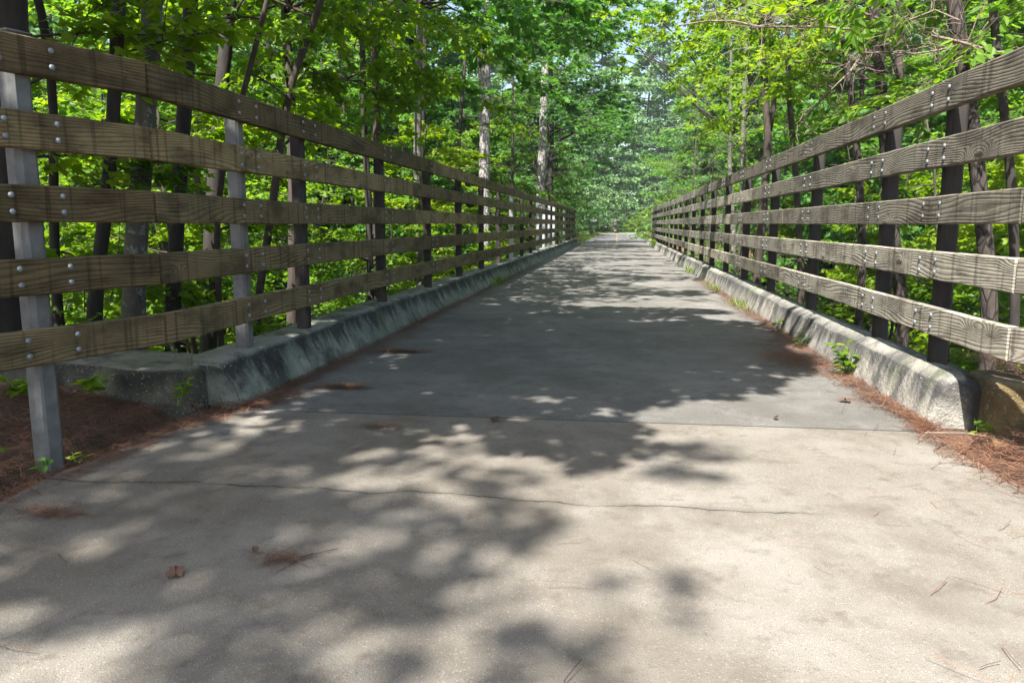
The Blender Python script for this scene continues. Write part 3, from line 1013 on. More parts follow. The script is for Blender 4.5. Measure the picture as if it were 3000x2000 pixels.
def seen_bay(x, y):
    """the fence bay through which the foot of something is seen from the near end of the trail"""
    s_ = -1 if x < 0 else 1
    ps = lposts if s_ < 0 else rposts
    X0 = XL if s_ < 0 else XR
    yy = y * X0 / x
    k = sum(1 for p in ps if p < yy)
    if yy < ps[0]: return s_, 'before first deck post'
    if k >= len(ps): return s_, 'past its far end'
    return s_, 'between %s and %s deck posts' % (ORD[k - 1], ORD[k])


KIND_TXT = dict(sapling='slender yellow-green sapling', maple='bushy broadleaf tree', gum='deep green tree', far='tall full-crowned tree', tall='tall straight dark trunk', thin='thin crooked stem', shrub='low leafy shrub')
used = {}


def scatter(kind, s_, spots, name, tone=None):
    prs = PR[kind]
    for (x, y) in spots:
        z = float(ground_z(np.array([x]), np.array([y]))[0])
        sd, bay = seen_bay(x, y)
        dist = math.hypot(x, y)
        how = 'close' if dist < 11 else ('midway' if dist < 24 else 'far')
        lab = '%s %s behind %s fence, %s' % (KIND_TXT[kind], how, SIDE[sd], bay)
        pr = prs[int(rng.integers(len(prs)))]
        place_tree(name, pr, (x, y, z - .1), rng.random() * 6.28, rng.uniform(.85, 1.2), lab, 'shrub' if kind == 'shrub' else 'tree',
                   {'shrub': 'shrubs in the ravine', 'thin': 'thin stems in the woods'}.get(kind, 'trees in the woods beside the bridge'), tone)


def pois(n, xr, yr, dmin, rej=None):
    out = []; tries = 0
    while len(out) < n and tries < n * 60:
        tries += 1
        x = rng.uniform(*xr); y = rng.uniform(*yr)
        if rej and rej(x, y): continue
        if any((x - a) ** 2 + (y - b_) ** 2 < dmin * dmin for a, b_ in out): continue
        out.append((x, y))
    return out


for s_ in (-1, 1):
    f = lambda a_, b_: (a_, b_) if s_ > 0 else (-b_, -a_)
    wedge = lambda x, y: (abs(x) / max(y, .1) > (1.05 if s_ < 0 else .72)) or y < 5
    scatter('sapling', s_, pois(24, f(4.4, 14), (6, 34), 1.8, wedge), 'sapling')
    scatter('shrub', s_, pois(30, f(3.4, 16), (6, 44), 1.5, wedge), 'shrub')
    scatter('thin', s_, pois(26, f(4.2, 20), (7, 40), 1.3, wedge), 'thin_tree')
    scatter('maple', s_, pois(24, f(6.0, 24), (10, 58), 2.8, wedge), 'broadleaf_tree')
    scatter('gum', s_, pois(20, f(6.5, 30), (20, 75), 3.4, wedge), 'sweetgum_tree')
    scatter('tall', s_, pois(8, f(6, 26), (12, 60), 3.0, wedge), 'tall_tree')
    scatter('far', s_, pois(20, f(12, 48), (38, 100), 5.5, wedge), 'forest_tree')
# trees round the trail's far end
k = 0
for (x, y, kind) in [(-6, 62, 'gum'), (-5.0, 74, 'gum'), (-7, 88, 'gum'), (-4.6, 100, 'gum'), (-3.2, 118, 'far'), (3.5, 132, 'far'), (9.5, 142, 'far'), (-9, 128, 'far'),
                     (5.6, 52, 'maple'), (6.5, 60, 'gum'), (6.2, 72, 'maple'), (8.0, 84, 'gum'), (5.5, 120, 'gum'), (15, 128, 'far'), (13.5, 100, 'gum'), (-5.2, 52, 'maple'), (-12, 100, 'far'), (0, 145, 'far'), (20, 118, 'far')]:
    pr = PR[kind][k % len(PR[kind])]; k += 1
    side = 'left' if x < 0 else 'right'
    where = ('near the far end of the %s fence' % side) if y < 66 else (('on the %s of the asphalt trail' % side) if y < 106 else 'behind the bend of the trail')
    place_tree('forest_tree', pr, (x, y, -.1), rng.random() * 6.28, rng.uniform(.95, 1.25) * (1.35 if y > 106 else 1.0), '%s %s' % (KIND_TXT[kind], where), 'tree', 'trees round the far trail', 'leaf_far' if y > 66 else None)

SHR = []
for (x, y) in pois(34, (-8.5, 9), (46, 128), 2.2, lambda x, y: abs(x - ((max(0, y - 84) ** 1.75) * .028)) < 3.6 + .012 * (y - 46)):
    ctr = (max(0, y - 84) ** 1.75) * .028
    near = 'just past' if y < 60 else ('well past' if y < 90 else 'far beyond')
    pr = PR['shrub'][int(rng.integers(3))]
    place_tree('shrub', pr, (x, y, -.1), rng.random() * 6.28, rng.uniform(1.1, 2.0), 'leafy shrub on the %s of the asphalt trail, %s the bridge' % ('left' if x < ctr else 'right', near), 'shrub', 'shrubs beside the far trail', 'leaf_far' if y > 75 else None)
for (x, y) in pois(16, (-6, 9), (108, 132), 2.2, lambda x, y: abs(x - ((max(0, y - 84) ** 1.75) * .028)) < 3.0):
    place_tree('shrub', PR['shrub'][int(rng.integers(3))], (x, y, -.1), rng.random() * 6.28, rng.uniform(1.0, 1.7), 'low bright shrub at the foot of the woods behind the trail bend', 'shrub', 'shrubs beside the far trail', 'leaf_maple')
# distant woods all round: reads as one mass
lv = MB()
for ring, n, sz in ((1, 5200, 1.0), (2, 4200, 1.3)):
    pass
nC = 3200
cxy = []
while len(cxy) < nC:
    x = rng.uniform(-150, 150); y = rng.uniform(30, 190)
    if y < 150 and abs(x) < 30 + (0 if y < 100 else 6) : continue
    if abs(x) > y * 1.15 + 6: continue
    if abs(x) > 85 and rng.random() < .5: continue
    cxy.append((x, y))
cxy = np.array(cxy)
n_per = 60
C3 = np.c_[cxy, rng.random(nC) ** 1.1 * (21 + .05 * cxy[:, 1]) + .5]
Pp = np.repeat(C3, n_per, 0) + rng.normal(size=(nC * n_per, 3)) * np.array([1.5, 1.5, .8])
lv.leaves(Pp, rvec(len(Pp)), up_normals(len(Pp), 1.4), rng.uniform(.35, .7, len(Pp)), DIAM, np.clip(np.repeat(rng.random(nC), n_per) * .6 + rng.random(len(Pp)) * .4, 0, 1))
tag(lv.build('distant_woods', M['leaf_far']), 'far-off mass of green woods closing the view behind the nearer trees', 'woods', kind='stuff')



# ------------------------------------------------------------------ named trunks seen over and through the rails
def own_tree(name, label, pts, Y, wpx, bark, top=15.0, crown=None, extra=None, group=None, sides=12):
    """pts: where the stem stands in the view at forward distance Y; carried on down to the soil and up out of sight"""
    W = np.array([at(u, v, Y) for u, v in pts][::-1])       # bottom to top
    gz = float(ground_z(W[:1, 0], W[:1, 1])[0])
    P = [q for q in W]
    if P[0][2] > gz: P = [np.array([P[0][0] + (P[0][0] - P[1][0]) * .3, P[0][1], gz - .3])] + P
    d = P[-1] - P[-2]; d = d / np.linalg.norm(d) * .5 + np.array([0, 0, .5]); d /= np.linalg.norm(d)
    while P[-1][2] < top:
        d = d + rng.normal(size=3) * .04 + np.array([0, 0, .06]); d /= np.linalg.norm(d); P.append(P[-1] + d * 1.3)
    # resample smoothly
    P = np.array(P); cum = np.concatenate([[0], np.cumsum(np.linalg.norm(np.diff(P, axis=0), axis=1))])
    n = max(14, int(cum[-1] / .35)); tt = np.linspace(0, cum[-1], n)
    Q = np.c_[[np.interp(tt, cum, P[:, k]) for k in range(3)]].T
    for _ in range(2): Q[1:-1] = .5 * Q[1:-1] + .25 * (Q[:-2] + Q[2:])
    dep = Y * 1.0 + .14 * abs(W[0][0])
    r0 = wpx / 2272.0 * dep / 2
    rr = r0 * np.interp(Q[:, 2], [gz, gz + .5, 1.5, top], [1.45, 1.12, 1.0, .35])
    rr *= 1 + .06 * vnoise(Q * 2.5, 3)
    base = Q[0].copy()
    root = empty(name, tuple(base), label, 'tree', group)
    tb, lv = MB(), MB()
    Ql = Q - base
    if crown is None:
        tb.tube(Ql, rr, sides)
    else:
        z_lo, z_hi, nbr, blen, rise, ls, T, lp, lm = crown
        av = None
        if abs(base[0]) < 7:
            sg = -1 if base[0] < 0 else 1
            def av(p0, h_):
                if p0[2] + base[2] < 3.4 and h_[0] * sg < 0: return np.array([-h_[0] * .3, h_[1]])
                return None
        grow(tb, lv, Ql, rr, z_lo - gz, z_hi - gz, nbr, blen, rise, ls, T, lp, 6, sides=sides, avoid=av)
        lv.build('crown', M[lm], root)
    tb.build('trunk', M[bark], root, smooth=True)
    return root, base


CR = lambda zl, zh, n, bl, ls=.14, T=MAPLE, lp=16, lm='leaf_maple', rise=.2: (zl, zh, max(5, int(n * .4)), bl, rise, ls, T, lp, lm)
own_tree('oak_tree', 'thick near-black furrowed trunk at the far left edge behind the near post', [(15, 0), (5, 500), (0, 900)], 5, 130, 'bark_dark', 15, CR(4.5, 14, 16, 2.6))
own_tree('thin_tree', 'thin dark bowed trunk just right of the thick black one at left', [(118, 0), (150, 100), (160, 300), (155, 560), (160, 800)], 6, 25, 'bark_dark', 9, CR(1.6, 8, 14, 1.4))
own_tree('oak_tree', 'dark smooth trunk left of the lichened grey trunk, behind the left fence', [(352, 0), (335, 230), (328, 480), (300, 700), (270, 900)], 6, 37, 'bark_dark', 14, CR(3.2, 13, 16, 2.2))
own_tree('maple_tree', 'light grey lichen-spotted trunk behind the joint of the left fence planks', [(452, 0), (436, 200), (415, 500), (394, 750), (388, 940)], 6.5, 60, 'bark_grey', 15, CR(3.4, 14, 18, 2.5, .15, STAR))
own_tree('oak_tree', 'rough black trunk right of the lichened grey trunk, behind the left fence', [(562, 0), (545, 250), (525, 550), (510, 800), (500, 940)], 7.5, 42, 'bark_dark', 15, CR(2.6, 14, 20, 2.4))
own_tree('thin_tree', 'slim brown stem leaning right above the second left fence post', [(790, 0), (755, 80), (740, 180), (700, 330), (645, 500), (630, 640)], 8, 17, 'bark_brown', 8, CR(2.2, 7.5, 12, 1.5))
own_tree('thin_tree', 'long crooked brown stem behind the gap between second and third left posts', [(951, 0), (890, 130), (850, 240), (822, 388), (809, 530), (791, 673), (759, 822), (749, 979)], 9, 22, 'bark_brown', 10, CR(2.0, 9.5, 18, 1.9))
own_tree('thin_tree', 'dark upright stem seen over the left fence above its fourth post', [(1064, 150), (1066, 400), (1078, 520), (1082, 700)], 14, 20, 'bark_dark', 9, CR(.5, 8.5, 18, 2.0))
own_tree('maple_tree', 'grey brown trunk seen above the fifth deck post of the left fence', [(1230, 100), (1222, 460), (1226, 620), (1232, 780)], 18, 24, 'bark_grey', 13, CR(3.0, 13, 26, 3.0, .16, STAR))
own_tree('thin_tree', 'slender dark brown stem just left of the nearer pale pine trunk', [(1368, 100), (1350, 330), (1340, 500), (1338, 640)], 21, 14, 'bark_brown', 9, CR(1.0, 9, 18, 2.0))
own_tree('pine_tree', 'nearer pale plated pine trunk rising over the middle of the left fence', [(1428, 0), (1420, 330), (1418, 560)], 27, 32, 'bark_pine', 19, (9, 18, 20, 3.0, .2, .2, OVAL, 14, 'leaf_gum'))
own_tree('pine_tree', 'farther pale mottled pine trunk rising over the far part of the left fence', [(1604, 0), (1592, 350), (1582, 600)], 39, 26, 'bark_pine', 21, (11, 20, 20, 3.0, .2, .2, OVAL, 14, 'leaf_gum'))
own_tree('oak_tree', 'dark trunk standing just right of the farther pale pine trunk', [(1616, 300), (1608, 560), (1606, 640)], 42, 23, 'bark_dark', 14, (2.5, 14, 40, 3.4, .15, .2, STAR, 20, 'leaf_gum'))
# right-hand side
r1, b1 = own_tree('forked_tree', 'brown forked stem behind the right fence between its third and fourth posts', [(2226, 0), (2232, 110), (2240, 200), (2238, 300), (2255, 370), (2250, 450), (2240, 560), (2228, 700), (2217, 807)], 17, 23, 'bark_brown', 10, CR(3.4, 9.5, 14, 1.8, lm='leaf_oak'))
mb = MB(); Wp = np.array([at(u, v, 17.0) for u, v in [(2254, 385), (2266, 320), (2269, 250), (2262, 150), (2250, 60), (2240, -60), (2260, -200)]]) - b1
mb.tube(Wp, np.linspace(.062, .03, 7), 8); mb.build('stem', M['bark_brown'], r1, smooth=True)
own_tree('thin_tree', 'slim dark scaly stem next right of the forked stem behind the right fence', [(2305, 20), (2308, 180), (2312, 300), (2325, 430), (2335, 560), (2342, 720), (2350, 820)], 15, 17, 'bark_brown', 8, CR(2.4, 8, 12, 1.6, lm='leaf_oak'))
own_tree('thin_tree', 'thin kinked brown stem between the slim scaly stem and the vine-wrapped trunk', [(2462, 60), (2480, 190), (2500, 290), (2508, 420), (2520, 560), (2530, 720)], 12, 20, 'bark_scaly', 8, CR(2.4, 8, 12, 1.6, lm='leaf_oak'))
r3, b3 = own_tree('hickory_tree', 'scaly brown trunk behind the second deck post of the right fence', [(2552, 0), (2568, 100), (2580, 200), (2586, 312), (2600, 500), (2610, 650), (2625, 760), (2650, 900)], 11, 32, 'bark_scaly', 13, CR(3.6, 12, 16, 2.2, lm='leaf_oak'))
r5, b5 = own_tree('hickory_tree', 'thickest rough dark trunk behind the nearest deck post of the right fence', [(2788, 0), (2805, 100), (2830, 210), (2850, 400), (2872, 560), (2895, 800), (2905, 950)], 8.6, 38, 'bark_scaly', 14, CR(3.8, 13, 16, 2.4, lm='leaf_oak'))
own_tree('thin_tree', 'dark leaning stem at the far right edge behind the right fence', [(2925, 220), (2945, 330), (2960, 480), (2972, 690), (2976, 945)], 8.8, 22, 'bark_dark', 8, CR(2.6, 8, 12, 1.6, lm='leaf_oak'))
own_tree('thin_tree', 'pale slender grey stem rising above the middle of the right fence', [(2143, 60), (2140, 300), (2137, 480), (2148, 640), (2150, 800)], 24, 13, 'bark_grey', 8, CR(2.9, 7.5, 12, 1.5))
own_tree('maple_tree', 'dim grey trunk just right of the pale slender stem', [(2180, 300), (2174, 560), (2172, 700)], 27, 15, 'bark_grey', 12, CR(3, 12, 22, 2.6, lm='leaf_oak'))


def dead_limbs(root, base, lines, Y, seed):
    r_ = np.random.default_rng(seed)
    for pts, wpx in lines:
        W = np.array([at(u, v, Y + .25 * math.sin(i * 1.3)) for i, (u, v) in enumerate(pts)]) - base
        mb = MB(); r0 = wpx / 2272 * Y / 2
        mb.tube(W, np.linspace(r0, r0 * .6, len(W)), 6)
        n = int(len(W) * 5)
        for k in range(n):
            f = r_.random() * (len(W) - 1); i = int(f); p = W[i] + (W[min(i + 1, len(W) - 1)] - W[i]) * (f - i)
            Lt = r_.uniform(.2, .85); d = r_.normal(size=3) * np.array([1, .5, 1.0]); d /= np.linalg.norm(d)
            Q = [p]
            for q in range(7):
                d = d + r_.normal(size=3) * .38; d /= np.linalg.norm(d); Q.append(Q[-1] + d * Lt / 7)
            mb.tube(np.array(Q), np.linspace(r0 * .38, .0016, 8), 4, False)
            for q2 in range(2):
                d2 = r_.normal(size=3); d2 /= np.linalg.norm(d2); Q2 = [Q[3 + q2]]
                for q in range(4):
                    d2 = d2 + r_.normal(size=3) * .4; d2 /= np.linalg.norm(d2); Q2.append(Q2[-1] + d2 * Lt * .1)
                mb.tube(np.array(Q2), np.linspace(r0 * .2, .0012, 5), 3, False)
        mb.build('dead_branch', M['dead_wood'], root, smooth=True)


dead_limbs(r3, b3, [([(2594, 94), (2500, 88), (2400, 78), (2285, 80), (2220, 78), (2147, 62), (2075, 62), (1990, 75)], 7),
                    ([(2594, 94), (2560, 120), (2527, 156), (2490, 210), (2430, 270), (2380, 320), (2330, 370)], 7),
                    ([(2590, 60), (2480, 20), (2380, 60), (2300, 40), (2200, 10)], 5)], 10.5, 5)
dead_limbs(r5, b5, [([(2820, 130), (2750, 148), (2680, 158), (2600, 153), (2527, 156)], 6),
                    ([(3060, 170), (2990, 152), (2920, 155), (2850, 135), (2800, 120), (2730, 105)], 11),
                    ([(2810, 60), (2740, 30), (2660, 60), (2600, 20)], 5)], 8.3, 6)

# young pines with long needles standing right of the trail
for i, (u, v, Y, q, sc, lab) in enumerate([(2010, 600, 26, 0, .85, 'young long-needled pine hanging its tufts over the far half of right fence'),
                                           (2075, 640, 19, 1, .7, 'small long-needled pine nearest the middle of the right fence'),
                                           (1975, 640, 36, 1, 1.0, 'long-needled pine beyond the others near right fence end'),
                                           (1560, 500, 30, 1, 1.2, 'long-needled pine among broadleaves behind the left fence, by the pale trunks')]):
    p = at(u, v, Y); gz = float(ground_z(p[:1], p[1:2])[0])
    place_tree('pine_tree', PINE[q], (p[0] + .8 * (1 if u > 1800 else -1), p[1], gz - .1), i * 1.7, sc, lab, 'tree', 'long-needled young pines', crown='needles')

# ------------------------------------------------------------------ crowns over the bridge, foliage laid out for the shade wanted below
S = np.array(to_sun)


def over_tree(name, label, foot, forks, clumps, lm, seed, ls=.15, T=MAPLE, top_frac=1.0, dens=230, bark='bark_dark'):
    """clumps: (gx, gy, rx, ry, height, cover): foliage standing up-sun of the deck, reached by limbs from the trunk"""
    r_ = np.random.default_rng(seed)
    gz = float(ground_z(np.array([foot[0]]), np.array([foot[1]]))[0]) - .2
    base = np.array([foot[0], foot[1], gz])
    root = empty(name, tuple(base), label, 'tree', 'trees overhanging the bridge')
    tb, lv = MB(), MB()
    H = max(c[4] for c in clumps) * .8
    P = np.array([[foot[0] + forks[0] * (t_ ** 2), foot[1] + forks[1] * (t_ ** 2), gz + (H - gz) * t_] for t_ in np.linspace(0, 1, 14)])
    P[1:, :2] += r_.normal(size=(13, 2)) * .05
    tb.tube(P - base, np.linspace(.21, .09, 14), 12)
    for (gx_, gy_, rx, ry, h, cov) in clumps:
        c = np.array([gx_, gy_, 0]) + S * (h / S[2])
        i = int(r_.integers(7, 13)); p0 = P[i]
        B = np.array([p0 + (c - p0) * t_ + np.array([0, 0, math.sin(t_ * 3.1) * .5]) for t_ in np.linspace(0, 1, 8)]); B[1:-1] += r_.normal(size=(6, 3)) * .1
        tb.tube(B - base, np.linspace(.035, .008, 8), 6, False)
        n = int(dens * rx * ry * 3.14 * cov)
        # leaves gathered on twigs, so that the edge of the clump is ragged
        nt_ = max(3, n // 26)
        a = r_.random(nt_) * 6.283; q = np.sqrt(r_.random(nt_))
        for k in range(nt_):
            tp = c + np.array([math.cos(a[k]) * q[k] * rx, math.sin(a[k]) * q[k] * ry, r_.normal() * .35])
            d = tp - c + r_.normal(size=3) * .3; d[2] = r_.normal() * .1
            if k % 2 == 0: tb.tube(np.array([c, (c + tp) / 2 + r_.normal(size=3) * .08, tp]) - base, [.01, .006, .003], 3, False)
            spray(lv, tp - base, d, min(r_.uniform(.3, .6), 1.6 * ry + .1), 26, ls, T)
    tb.build('trunk', M[bark], root, smooth=True)
    lv.build('crown', M[lm], root)
    return root


def foot_px(x, y):
    """where a point of the pavement falls in the photograph, 2352 px wide"""
    p = np.stack([x, y, np.full_like(x, -CAM_H)], -1)
    c = p @ np.array(rot)                       # world -> camera axes
    return (1500 + FPX * c[:, 0] / -c[:, 2]) * .784, (1000 - FPX * c[:, 1] / -c[:, 2]) * .784


def shade_at(x, y, dark, pools):
    u, v = foot_px(x, y)
    def ev(L_):
        o = np.zeros_like(u)
        for cx_, cy_, rx, ry, st in L_:
            o = np.maximum(o, st * np.clip((1 - np.hypot((u - cx_) / rx, (v - cy_) / ry)) * 3.5, 0, 1))
        return o
    return ev(dark) * (1 - ev(pools))


def field_tree(name, label, foot, fork, H, area, per_m2, dark, pools, lm, seed, ls=.13, T=MAPLE, nleaf=12, tw=(.18, .34)):
    """a tree whose twigs, up-sun and out of view, are laid out for the shade wanted"""
    r_ = np.random.default_rng(seed)
    gz = float(ground_z(np.array([foot[0]]), np.array([foot[1]]))[0]) - .2
    base = np.array([foot[0], foot[1], gz]); root = empty(name, tuple(base), label, 'tree', 'trees overhanging the bridge')
    tb, lv = MB(), MB()
    P = np.array([[foot[0] + fork[0] * t_ ** 2, foot[1] + fork[1] * t_ ** 2, gz + (H * 1.15 - gz) * t_] for t_ in np.linspace(0, 1, 14)])
    tb.tube(P - base, np.linspace(.15, .05, 14), 12)
    x0, x1, y0, y1 = area
    n = int((x1 - x0) * (y1 - y0) * per_m2)
    x = r_.uniform(x0, x1, n); y = r_.uniform(y0, y1, n)
    out = (x < -2.15)
    f = shade_at(x, y, dark, pools); f = np.where(out, .75 + .25 * np.sin(x * 5 + y * 3), f)
    k = r_.random(n) < f; x, y = x[k], y[k]
    C_ = np.c_[x, y, np.zeros(len(x))] + S[None] * ((H + r_.normal(size=len(x)) * .3) / S[2])[:, None]
    # limbs: to the centres of coarse cells
    cell = {}
    for q in C_: cell.setdefault((int(q[0] // 1.3), int(q[1] // 1.3)), []).append(q)
    for key, L_ in cell.items():
        c = np.mean(L_, 0); i = int(r_.integers(8, 13)); p0 = P[i]
        B = np.array([p0 + (c - p0) * t_ + np.array([0, 0, math.sin(t_ * 3.1) * .35]) for t_ in np.linspace(0, 1, 7)]); B[1:-1] += r_.normal(size=(5, 3)) * .06
        tb.tube(B - base, np.linspace(.022, .006, 7), 5, False)
        for q in L_:
            tb.tube(np.array([c, (c + q) / 2 + r_.normal(size=3) * .05, q]) - base, [.005, .0035, .002], 3, False)
            d = q - c + r_.normal(size=3) * .35; d[2] = r_.normal() * .08
            spray(lv, q - base, d, r_.uniform(*tw), nleaf, ls, T)
    tb.build('trunk', M['bark_dark'], root, smooth=True); lv.build('crown', M[lm], root)


D_FRONT = [(430, 1330, 620, 330, .8), (150, 1200, 420, 140, .8), (600, 1120, 620, 60, .75), (1310, 1430, 190, 80, .5), (1400, 1530, 150, 50, .35), (1500, 1220, 110, 34, .35), (1620, 1120, 75, 22, .8),
           (1490, 1042, 95, 26, .9), (980, 1190, 300, 40, .7), (950, 1330, 200, 60, .6), (700, 1040, 330, 40, .75), (1180, 1480, 200, 60, .55)]
P_FRONT = [(60, 1370, 80, 55, .95), (700, 1228, 90, 32, .9), (740, 1022, 70, 18, .95), (1120, 1385, 190, 40, .8), (330, 1530, 300, 50, .6), (1150, 1262, 120, 36, .7), (570, 1320, 130, 40, .6), (900, 1120, 80, 22, .6), (860, 1500, 160, 50, .6), (200, 1130, 120, 20, .6), (1000, 1030, 90, 20, .8)]
field_tree('oak_tree', 'tall oak behind the photographer, its unseen crown shaped to shade the near trail', (-6.5, -4.5), (1.5, .4), 11.5, (-3.4, 1.2, 1.2, 3.75), 75, D_FRONT, P_FRONT, 'leaf_oak', 32)
D_MASS = [(1330, 800, 430, 95, 1.0), (1130, 790, 260, 85, 1.0), (1560, 800, 250, 75, 1.0), (1250, 880, 330, 50, 1.0), (930, 870, 230, 50, .9), (860, 925, 240, 30, .8), (1290, 985, 160, 46, .95), (1210, 935, 130, 34, .95), (1080, 930, 200, 30, .9),
          (1450, 900, 170, 36, .85), (1630, 870, 130, 22, .8), (760, 985, 260, 22, .7), (1700, 830, 120, 36, .8), (1120, 700, 160, 22, .7), (1420, 712, 260, 12, .55)]
P_MASS = [(850, 905, 50, 7, .95), (800, 925, 60, 8, .95), (930, 918, 60, 6, .9), (860, 948, 70, 8, .95), (950, 940, 50, 7, .9), (1240, 925, 80, 12, .9), (1350, 915, 50, 9, .9), (1180, 950, 50, 7, .8), (1380, 950, 40, 12, .8), (1150, 975, 70, 9, .6),
          (640, 962, 60, 16, .95), (560, 985, 60, 12, .7), (1000, 905, 40, 5, .9), (1500, 925, 50, 8, .6), (1290, 745, 120, 4, .7), (1500, 738, 100, 4, .7), (1580, 850, 50, 5, .8), (1660, 845, 40, 4, .8)]
field_tree('maple_tree', 'maple left of the photographer whose unseen low crown is shaped to darken the near deck', (-5.4, 2.2), (1.2, .4), 6.0, (-4.3, 1.75, 3.5, 9.9), 150, D_MASS, P_MASS, 'leaf_maple', 31, .14)
r_ = random.Random(3)
D_MID = [(1180 + r_.uniform(-90, 120), v_, r_.uniform(120, 260), r_.uniform(3.5, 7), .9) for v_ in (602, 612, 622, 640, 652, 664, 676, 688, 698)] + [(1350, 592, 260, 5, .95), (1370, 583, 260, 4, .95), (1180, 655, 170, 16, .8), (1120, 690, 200, 14, .85), (1560, 672, 110, 5, .7), (1540, 640, 110, 4, .7)]
field_tree('maple_tree', 'maple left of the bridge with unseen crown shaped to shade deck past third post', (-6.0, 10.5), (1.6, .4), 7.5, (-3.6, 1.6, 9.6, 25), 24, D_MID, [], 'leaf_maple', 33, .16)
over_tree('sweetgum_tree', 'deep green sweetgum right of the bridge arching over its far half', (5.6, 30.0), (-1.0, .4),
          [(-.5, 27.3, 1.9, .8, 9, .8), (-.4, 31.0, 2.0, .8, 9, .8), (0, 37.4, 2.2, 1.1, 9, 1.15), (-.6, 40.4, 2.2, 1.3, 9, 1.15), (.8, 39.0, 1.5, 1.2, 9, 1.1), (-2.9, 40, 1.2, 2.6, 9, 1.1), (-.3, 33.4, 1.6, .5, 9, .6)],
          'leaf_gum', 34, .18, STAR)
over_tree('sweetgum_tree', 'sweetgum left of the far trail throwing bars of shade across the asphalt', (-5.2, 47.0), (1.0, .4),
          [(.2, 47.5, 2.3, .8, 8, .9), (-.4, 51.5, 2.3, .8, 8, .9), (.2, 56.5, 2.4, 1.2, 8, .9), (0, 62.5, 2.6, 1.3, 9, .9), (0, 70, 2.6, 1.6, 9, .9), (.5, 79, 2.8, 2.2, 9, .9)],
          'leaf_gum', 35, .2, STAR)

# leafy ends of branches hanging into the top of the view
def hanging(name, label, foot, H, ends, lm, T, ls, seed):
    r_ = np.random.default_rng(seed)
    gz = float(ground_z(np.array([foot[0]]), np.array([foot[1]]))[0]) - .2
    base = np.array([foot[0], foot[1], gz])
    root = empty(name, tuple(base), label, 'tree', 'trees overhanging the bridge')
    tb, lv = MB(), MB()
    P = np.array([[foot[0] + .5 * math.sin(t_ * 3), foot[1], gz + (H - gz) * t_] for t_ in np.linspace(0, 1, 12)])
    tb.tube(P - base, np.linspace(.11, .04, 12), 10)
    for (u, v, Y, n) in ends:
        e = at(u, v, Y); z0 = e[2] + .5
        i = int(np.argmin(np.abs(P[:, 2] - z0))); p0 = P[i]
        B = np.array([p0 + (e - p0) * t_ + np.array([0, 0, math.sin(t_ * 3.14) * .45]) for t_ in np.linspace(0, 1, 9)])
        B[1:-1] += r_.normal(size=(7, 3)) * .06
        tb.tube(B - base, np.linspace(.03, .004, 9), 5, False)
        for k in range(n):
            f = 3 + r_.random() * 5; j = min(7, int(f)); b0 = B[j] + (B[j + 1] - B[j]) * (f - j)
            d = (B[8] - B[4]); d /= np.linalg.norm(d); d = d + r_.normal(size=3) * np.array([.7, .7, .25])
            sl = r_.uniform(.4, .9)
            tb.tube(np.array([b0, b0 + d * sl * .5, b0 + d * sl + np.array([0, 0, -.08])]) - base, [.006, .004, .002], 3, False)
            spray(lv, b0 - base, d, sl, 34, ls, T, nsp=.6)
    tb.build('trunk', M['bark_brown'], root, smooth=True); lv.build('crown', M[lm], root)


hanging('maple_tree', 'young maple whose bright sprays hang into the view above the left fence', (-5.4, 11.5), 9,
        [(700, 30, 8.5, 9), (860, 120, 9, 10), (1000, 60, 9.5, 10), (1090, 200, 10.5, 11), (1180, 60, 10, 10), (1250, 260, 12, 11), (1330, 120, 11, 9), (980, 300, 10, 9), (560, 90, 8, 7), (1400, 300, 13, 8), (760, 220, 9, 7), (1150, 350, 12, 8)], 'leaf_maple', MAPLE, .125, 51)
hanging('sweetgum_tree', 'sweetgum whose dark star leaves droop into the top centre of view', (-5.0, 14.5), 10,
        [(1500, 20, 11, 8), (1600, 60, 12, 8), (1700, 10, 12, 8), (1800, 50, 13, 8), (1900, 20, 13, 8), (1450, 130, 14, 8), (1560, 250, 15, 9), (1650, 150, 16, 6), (1500, 330, 17, 8), (1980, 40, 14, 7), (1760, 90, 17, 9), (1690, 200, 20, 8), (1850, 30, 15, 8)], 'leaf_gum', STAR, .135, 52)
hanging('maple_tree', 'yellow-green maple leaning over the middle of the right fence', (4.4, 15.0), 8,
        [(2040, 160, 13, 9), (2100, 230, 12, 10), (2160, 120, 13, 9), (2060, 60, 14, 8), (2200, 40, 12, 8), (2130, 330, 13, 8), (2290, 150, 11, 7), (2010, 280, 16, 8), (2370, 30, 10, 7), (2040, 400, 15, 5), (1900, 50, 18, 10), (1840, 120, 20, 10), (1960, 150, 18, 9), (1880, 210, 21, 9), (1800, 20, 17, 9), (1990, 230, 18, 8)], 'leaf_maple', MAPLE, .12, 53)
hanging('oak_tree', 'green oak filling the space between the scaly trunks at right', (7.4, 11.0), 8,
        [(2450, 40, 9.5, 8), (2480, 230, 10, 8), (2650, 60, 9, 8), (2660, 250, 9, 9), (2400, 150, 10, 8), (2900, 60, 8, 9), (2950, 160, 8, 7), (2720, 30, 9, 7), (2560, 330, 11, 8), (2420, 380, 11, 8)], 'leaf_oak', OVAL, .125, 54)

